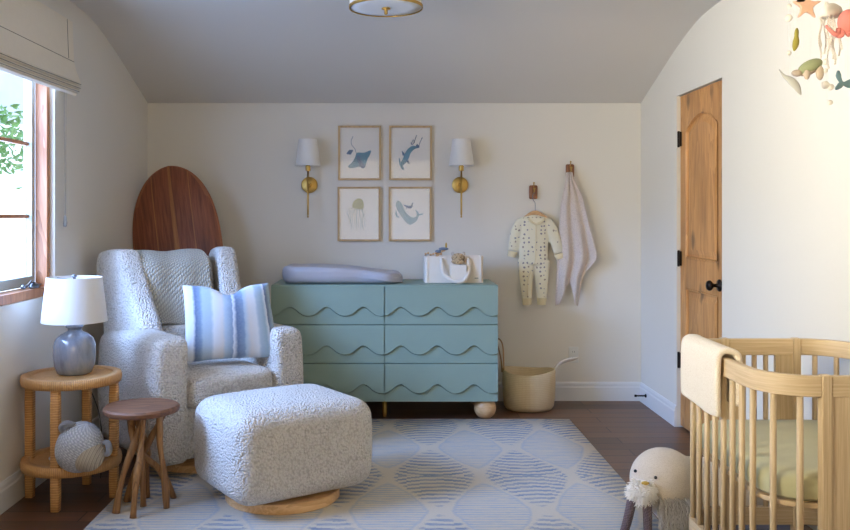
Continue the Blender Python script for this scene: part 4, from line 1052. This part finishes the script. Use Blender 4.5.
# ---- mobile
mo = thing('hanging_mobile', 'felt sea creature mobile hanging above the crib', 'mobile', (0, 0, 0))
MY = 2.9
felt = lambda n_, c_: plain(n_, rgb(c_), .95, var=.06, bs=.4, bd=.003, bsc=160)
Fw, Fp, Fc, Fg, Fo, Ft, Fgr = felt('white_felt', (232, 222, 206)), felt('peach_felt', (222, 176, 146)), felt('coral_felt', (212, 128, 116)), felt('green_felt', (142, 146, 108)), felt('olive_felt', (150, 138, 60)), felt('teal_felt', (110, 136, 140)), felt('grey_felt', (186, 184, 176))
mc = W(826, -13, MY)
bm = BM(); pts = [(mc.x+.13*cos(2*pi*i/40), MY+.13*sin(2*pi*i/40), mc.z) for i in range(41)]; tube(bm, pts, .008, 10); tube(bm, [(mc.x-.13, MY, mc.z), (mc.x+.13, MY, mc.z)], .004, 8)
obj('hoop', bm, M['hook_wood'], mo)
bm = BM()
for i in range(3):
    a = i*2.094+.3; tube(bm, [(mc.x+.13*cos(a), MY+.13*sin(a), mc.z), (mc.x, MY, 2.40)], .0008, 4)
tube(bm, [(mc.x, MY, 2.40), (mc.x, MY, 2.487)], .0012, 4); obj('hanging_cord', bm, M['plastic'], mo)
def strand(px, pyb, dy=0):
    p_ = W(px, pyb, MY+dy); bm = BM(); tube(bm, [(p_.x, p_.y, mc.z), p_], .0006, 4); return obj('string', bm, M['plastic'], mo)
def bead(px, py, r, dy=0, m=None):
    bm = BM(); ball(bm, (0, 0, 0), r, u=16, v=10); obj('felt_ball', bm, m or Fw, mo, loc=W(px, py, MY+dy))
strand(788.5, 54); bead(789, 6, .008); bead(788.5, 18, .0125); bead(789, 53, .008)
strand(795, 30, -.06); bm = BM(); tube(bm, smooth_pts([W(797, 28, MY-.06), W(796.5, 35, MY-.06), W(796, 42, MY-.06), W(794, 51, MY-.06)], 5), [.002, .004, .006, .007, .0075, .007, .007, .008, .009, .0105, .011, .011, .010, .008, .005, .002], 12, .6); obj('felt_fish', bm, Fo, mo)
# starfish
bm = BM(); c_ = W(806.5, 6, MY-.1); P = []
for i in range(10):
    a = radians(90+36*i); r = .048 if i % 2 == 0 else .020; P.append((c_.x+r*cos(a), c_.z+r*sin(a)))
prism(bm, [(p.x, p.y) for p in smooth_pts([(a, b, 0) for a, b in P], 3, True)], MY-.107, MY-.093); obj('felt_starfish', bm, Fp, mo, mods=[BEV(.004, 3)]); strand(806.5, 3, -.1)
# turtle
tc_ = W(810, 67, MY-.1); tg = obj('felt_turtle', BM(), Fg, mo)
bm = BM(); ball(bm, (0, 0, 0), .040, 1.05, .8, .55, M3=Matrix.Rotation(radians(-28), 3, 'Y')); bmesh.ops.translate(bm, verts=bm.verts[:], vec=tc_); bm.to_mesh(tg.data); 
for p_ in tg.data.polygons: p_.use_smooth = True
bm = BM(); ball(bm, tc_+Vector((-.042, 0, -.020)), .014, 1.3, 1, .8); ball(bm, tc_+Vector((-.02, -.02, -.028)), .014, .7, .6, 1.2); ball(bm, tc_+Vector((.022, -.02, -.022)), .016, .8, .6, 1.5); ball(bm, tc_+Vector((0, 0, -.008)), .036, 1, .75, .45, M3=Matrix.Rotation(radians(-28), 3, 'Y')); obj('turtle_limbs', bm, felt('taupe_felt', (186, 168, 148)), tg)
strand(811, 62, -.1)
# ray / feather
bm = BM(); pts = smooth_pts([W(779, 69.5, MY-.12), W(784, 76, MY-.12), W(790, 80, MY-.12), W(796, 86, MY-.12), W(801, 95, MY-.12)], 5); tube(bm, pts, [.0015+.012*sin(pi*(i/20)**1.6) for i in range(21)], 12, .5); obj('felt_ray', bm, Fgr, mo); strand(790, 80, -.12)
# jellyfish
jc = W(830, 12.5, MY); bm = BM(); lathe(bm, [(0, .030), (.018, .027), (.034, .014), (.040, -.004), (.036, -.016), (.0, -.012)], 24, c=jc); jf = obj('felt_jellyfish', bm, Fw, mo)
bm = BM()
for i in range(9):
    x = jc.x-.034+.0085*i; y_ = MY+.02*sin(i*2.4); L_ = (.15, .11, .19, .13, .10, .17, .15, .12, .14)[i]
    for k_ in range(int(L_/.008)): ball(bm, (x+.004*sin(k_*.5+i), y_, jc.z-.014-.008*k_), .0042, u=8, v=6)
obj('beaded_tentacles', bm, Fw, jf); strand(830, 8)
# coral octopus
oc = W(848, 22, MY-.05); bm = BM(); ball(bm, oc, .036, .9, .9, 1.15); obj('felt_octopus', bm, Fc, mo)
for i in range(6):
    a = -2.6+i*.5; bm = BM(); tube(bm, smooth_pts([oc+Vector((.01*i-.03, 0, -.025)), oc+Vector((.05*cos(a), -.01, -.045)), oc+Vector((.075*cos(a), -.01, -.03-.02*(i % 2))), oc+Vector((.085*cos(a), 0, -.012-.03*(i % 2)))], 4), [.010-.0005*j for j in range(13)], 8); obj('felt_tentacle', bm, Fc, mo)
strand(848, 14, -.05)
# whale tail
bm = BM(); w0 = W(843.5, 83, MY+.03)
def tp_(dx, dz): return Vector((w0.x+dx, w0.y, w0.z+dz))
tube(bm, smooth_pts([tp_(-.018, .042), tp_(-.016, .02), tp_(-.004, .0), tp_(.02, -.003), tp_(.05, .004)], 4), [.004, .006, .008, .010, .009, .008, .007, .006, .006, .007, .010, .013, .015, .018, .02, .024, .028], 12, .6)
tube(bm, smooth_pts([tp_(-.004, .0), tp_(-.016, -.012), tp_(-.028, -.022)], 4), [.006, .008, .010, .010, .009, .008, .007, .005, .003], 12, .5); obj('felt_whale', bm, Ft, mo); strand(846, 82, .03)
bead(825, 85, .0135, -.05); bead(830.5, 87, .011, 0); bead(830, 102.5, .0085, -.05); bead(825, 62, .011, 0); bead(825.5, 70.5, .008, 0); bead(826, 4, .007); strand(827, 102, -.05); strand(825, 85, 0)
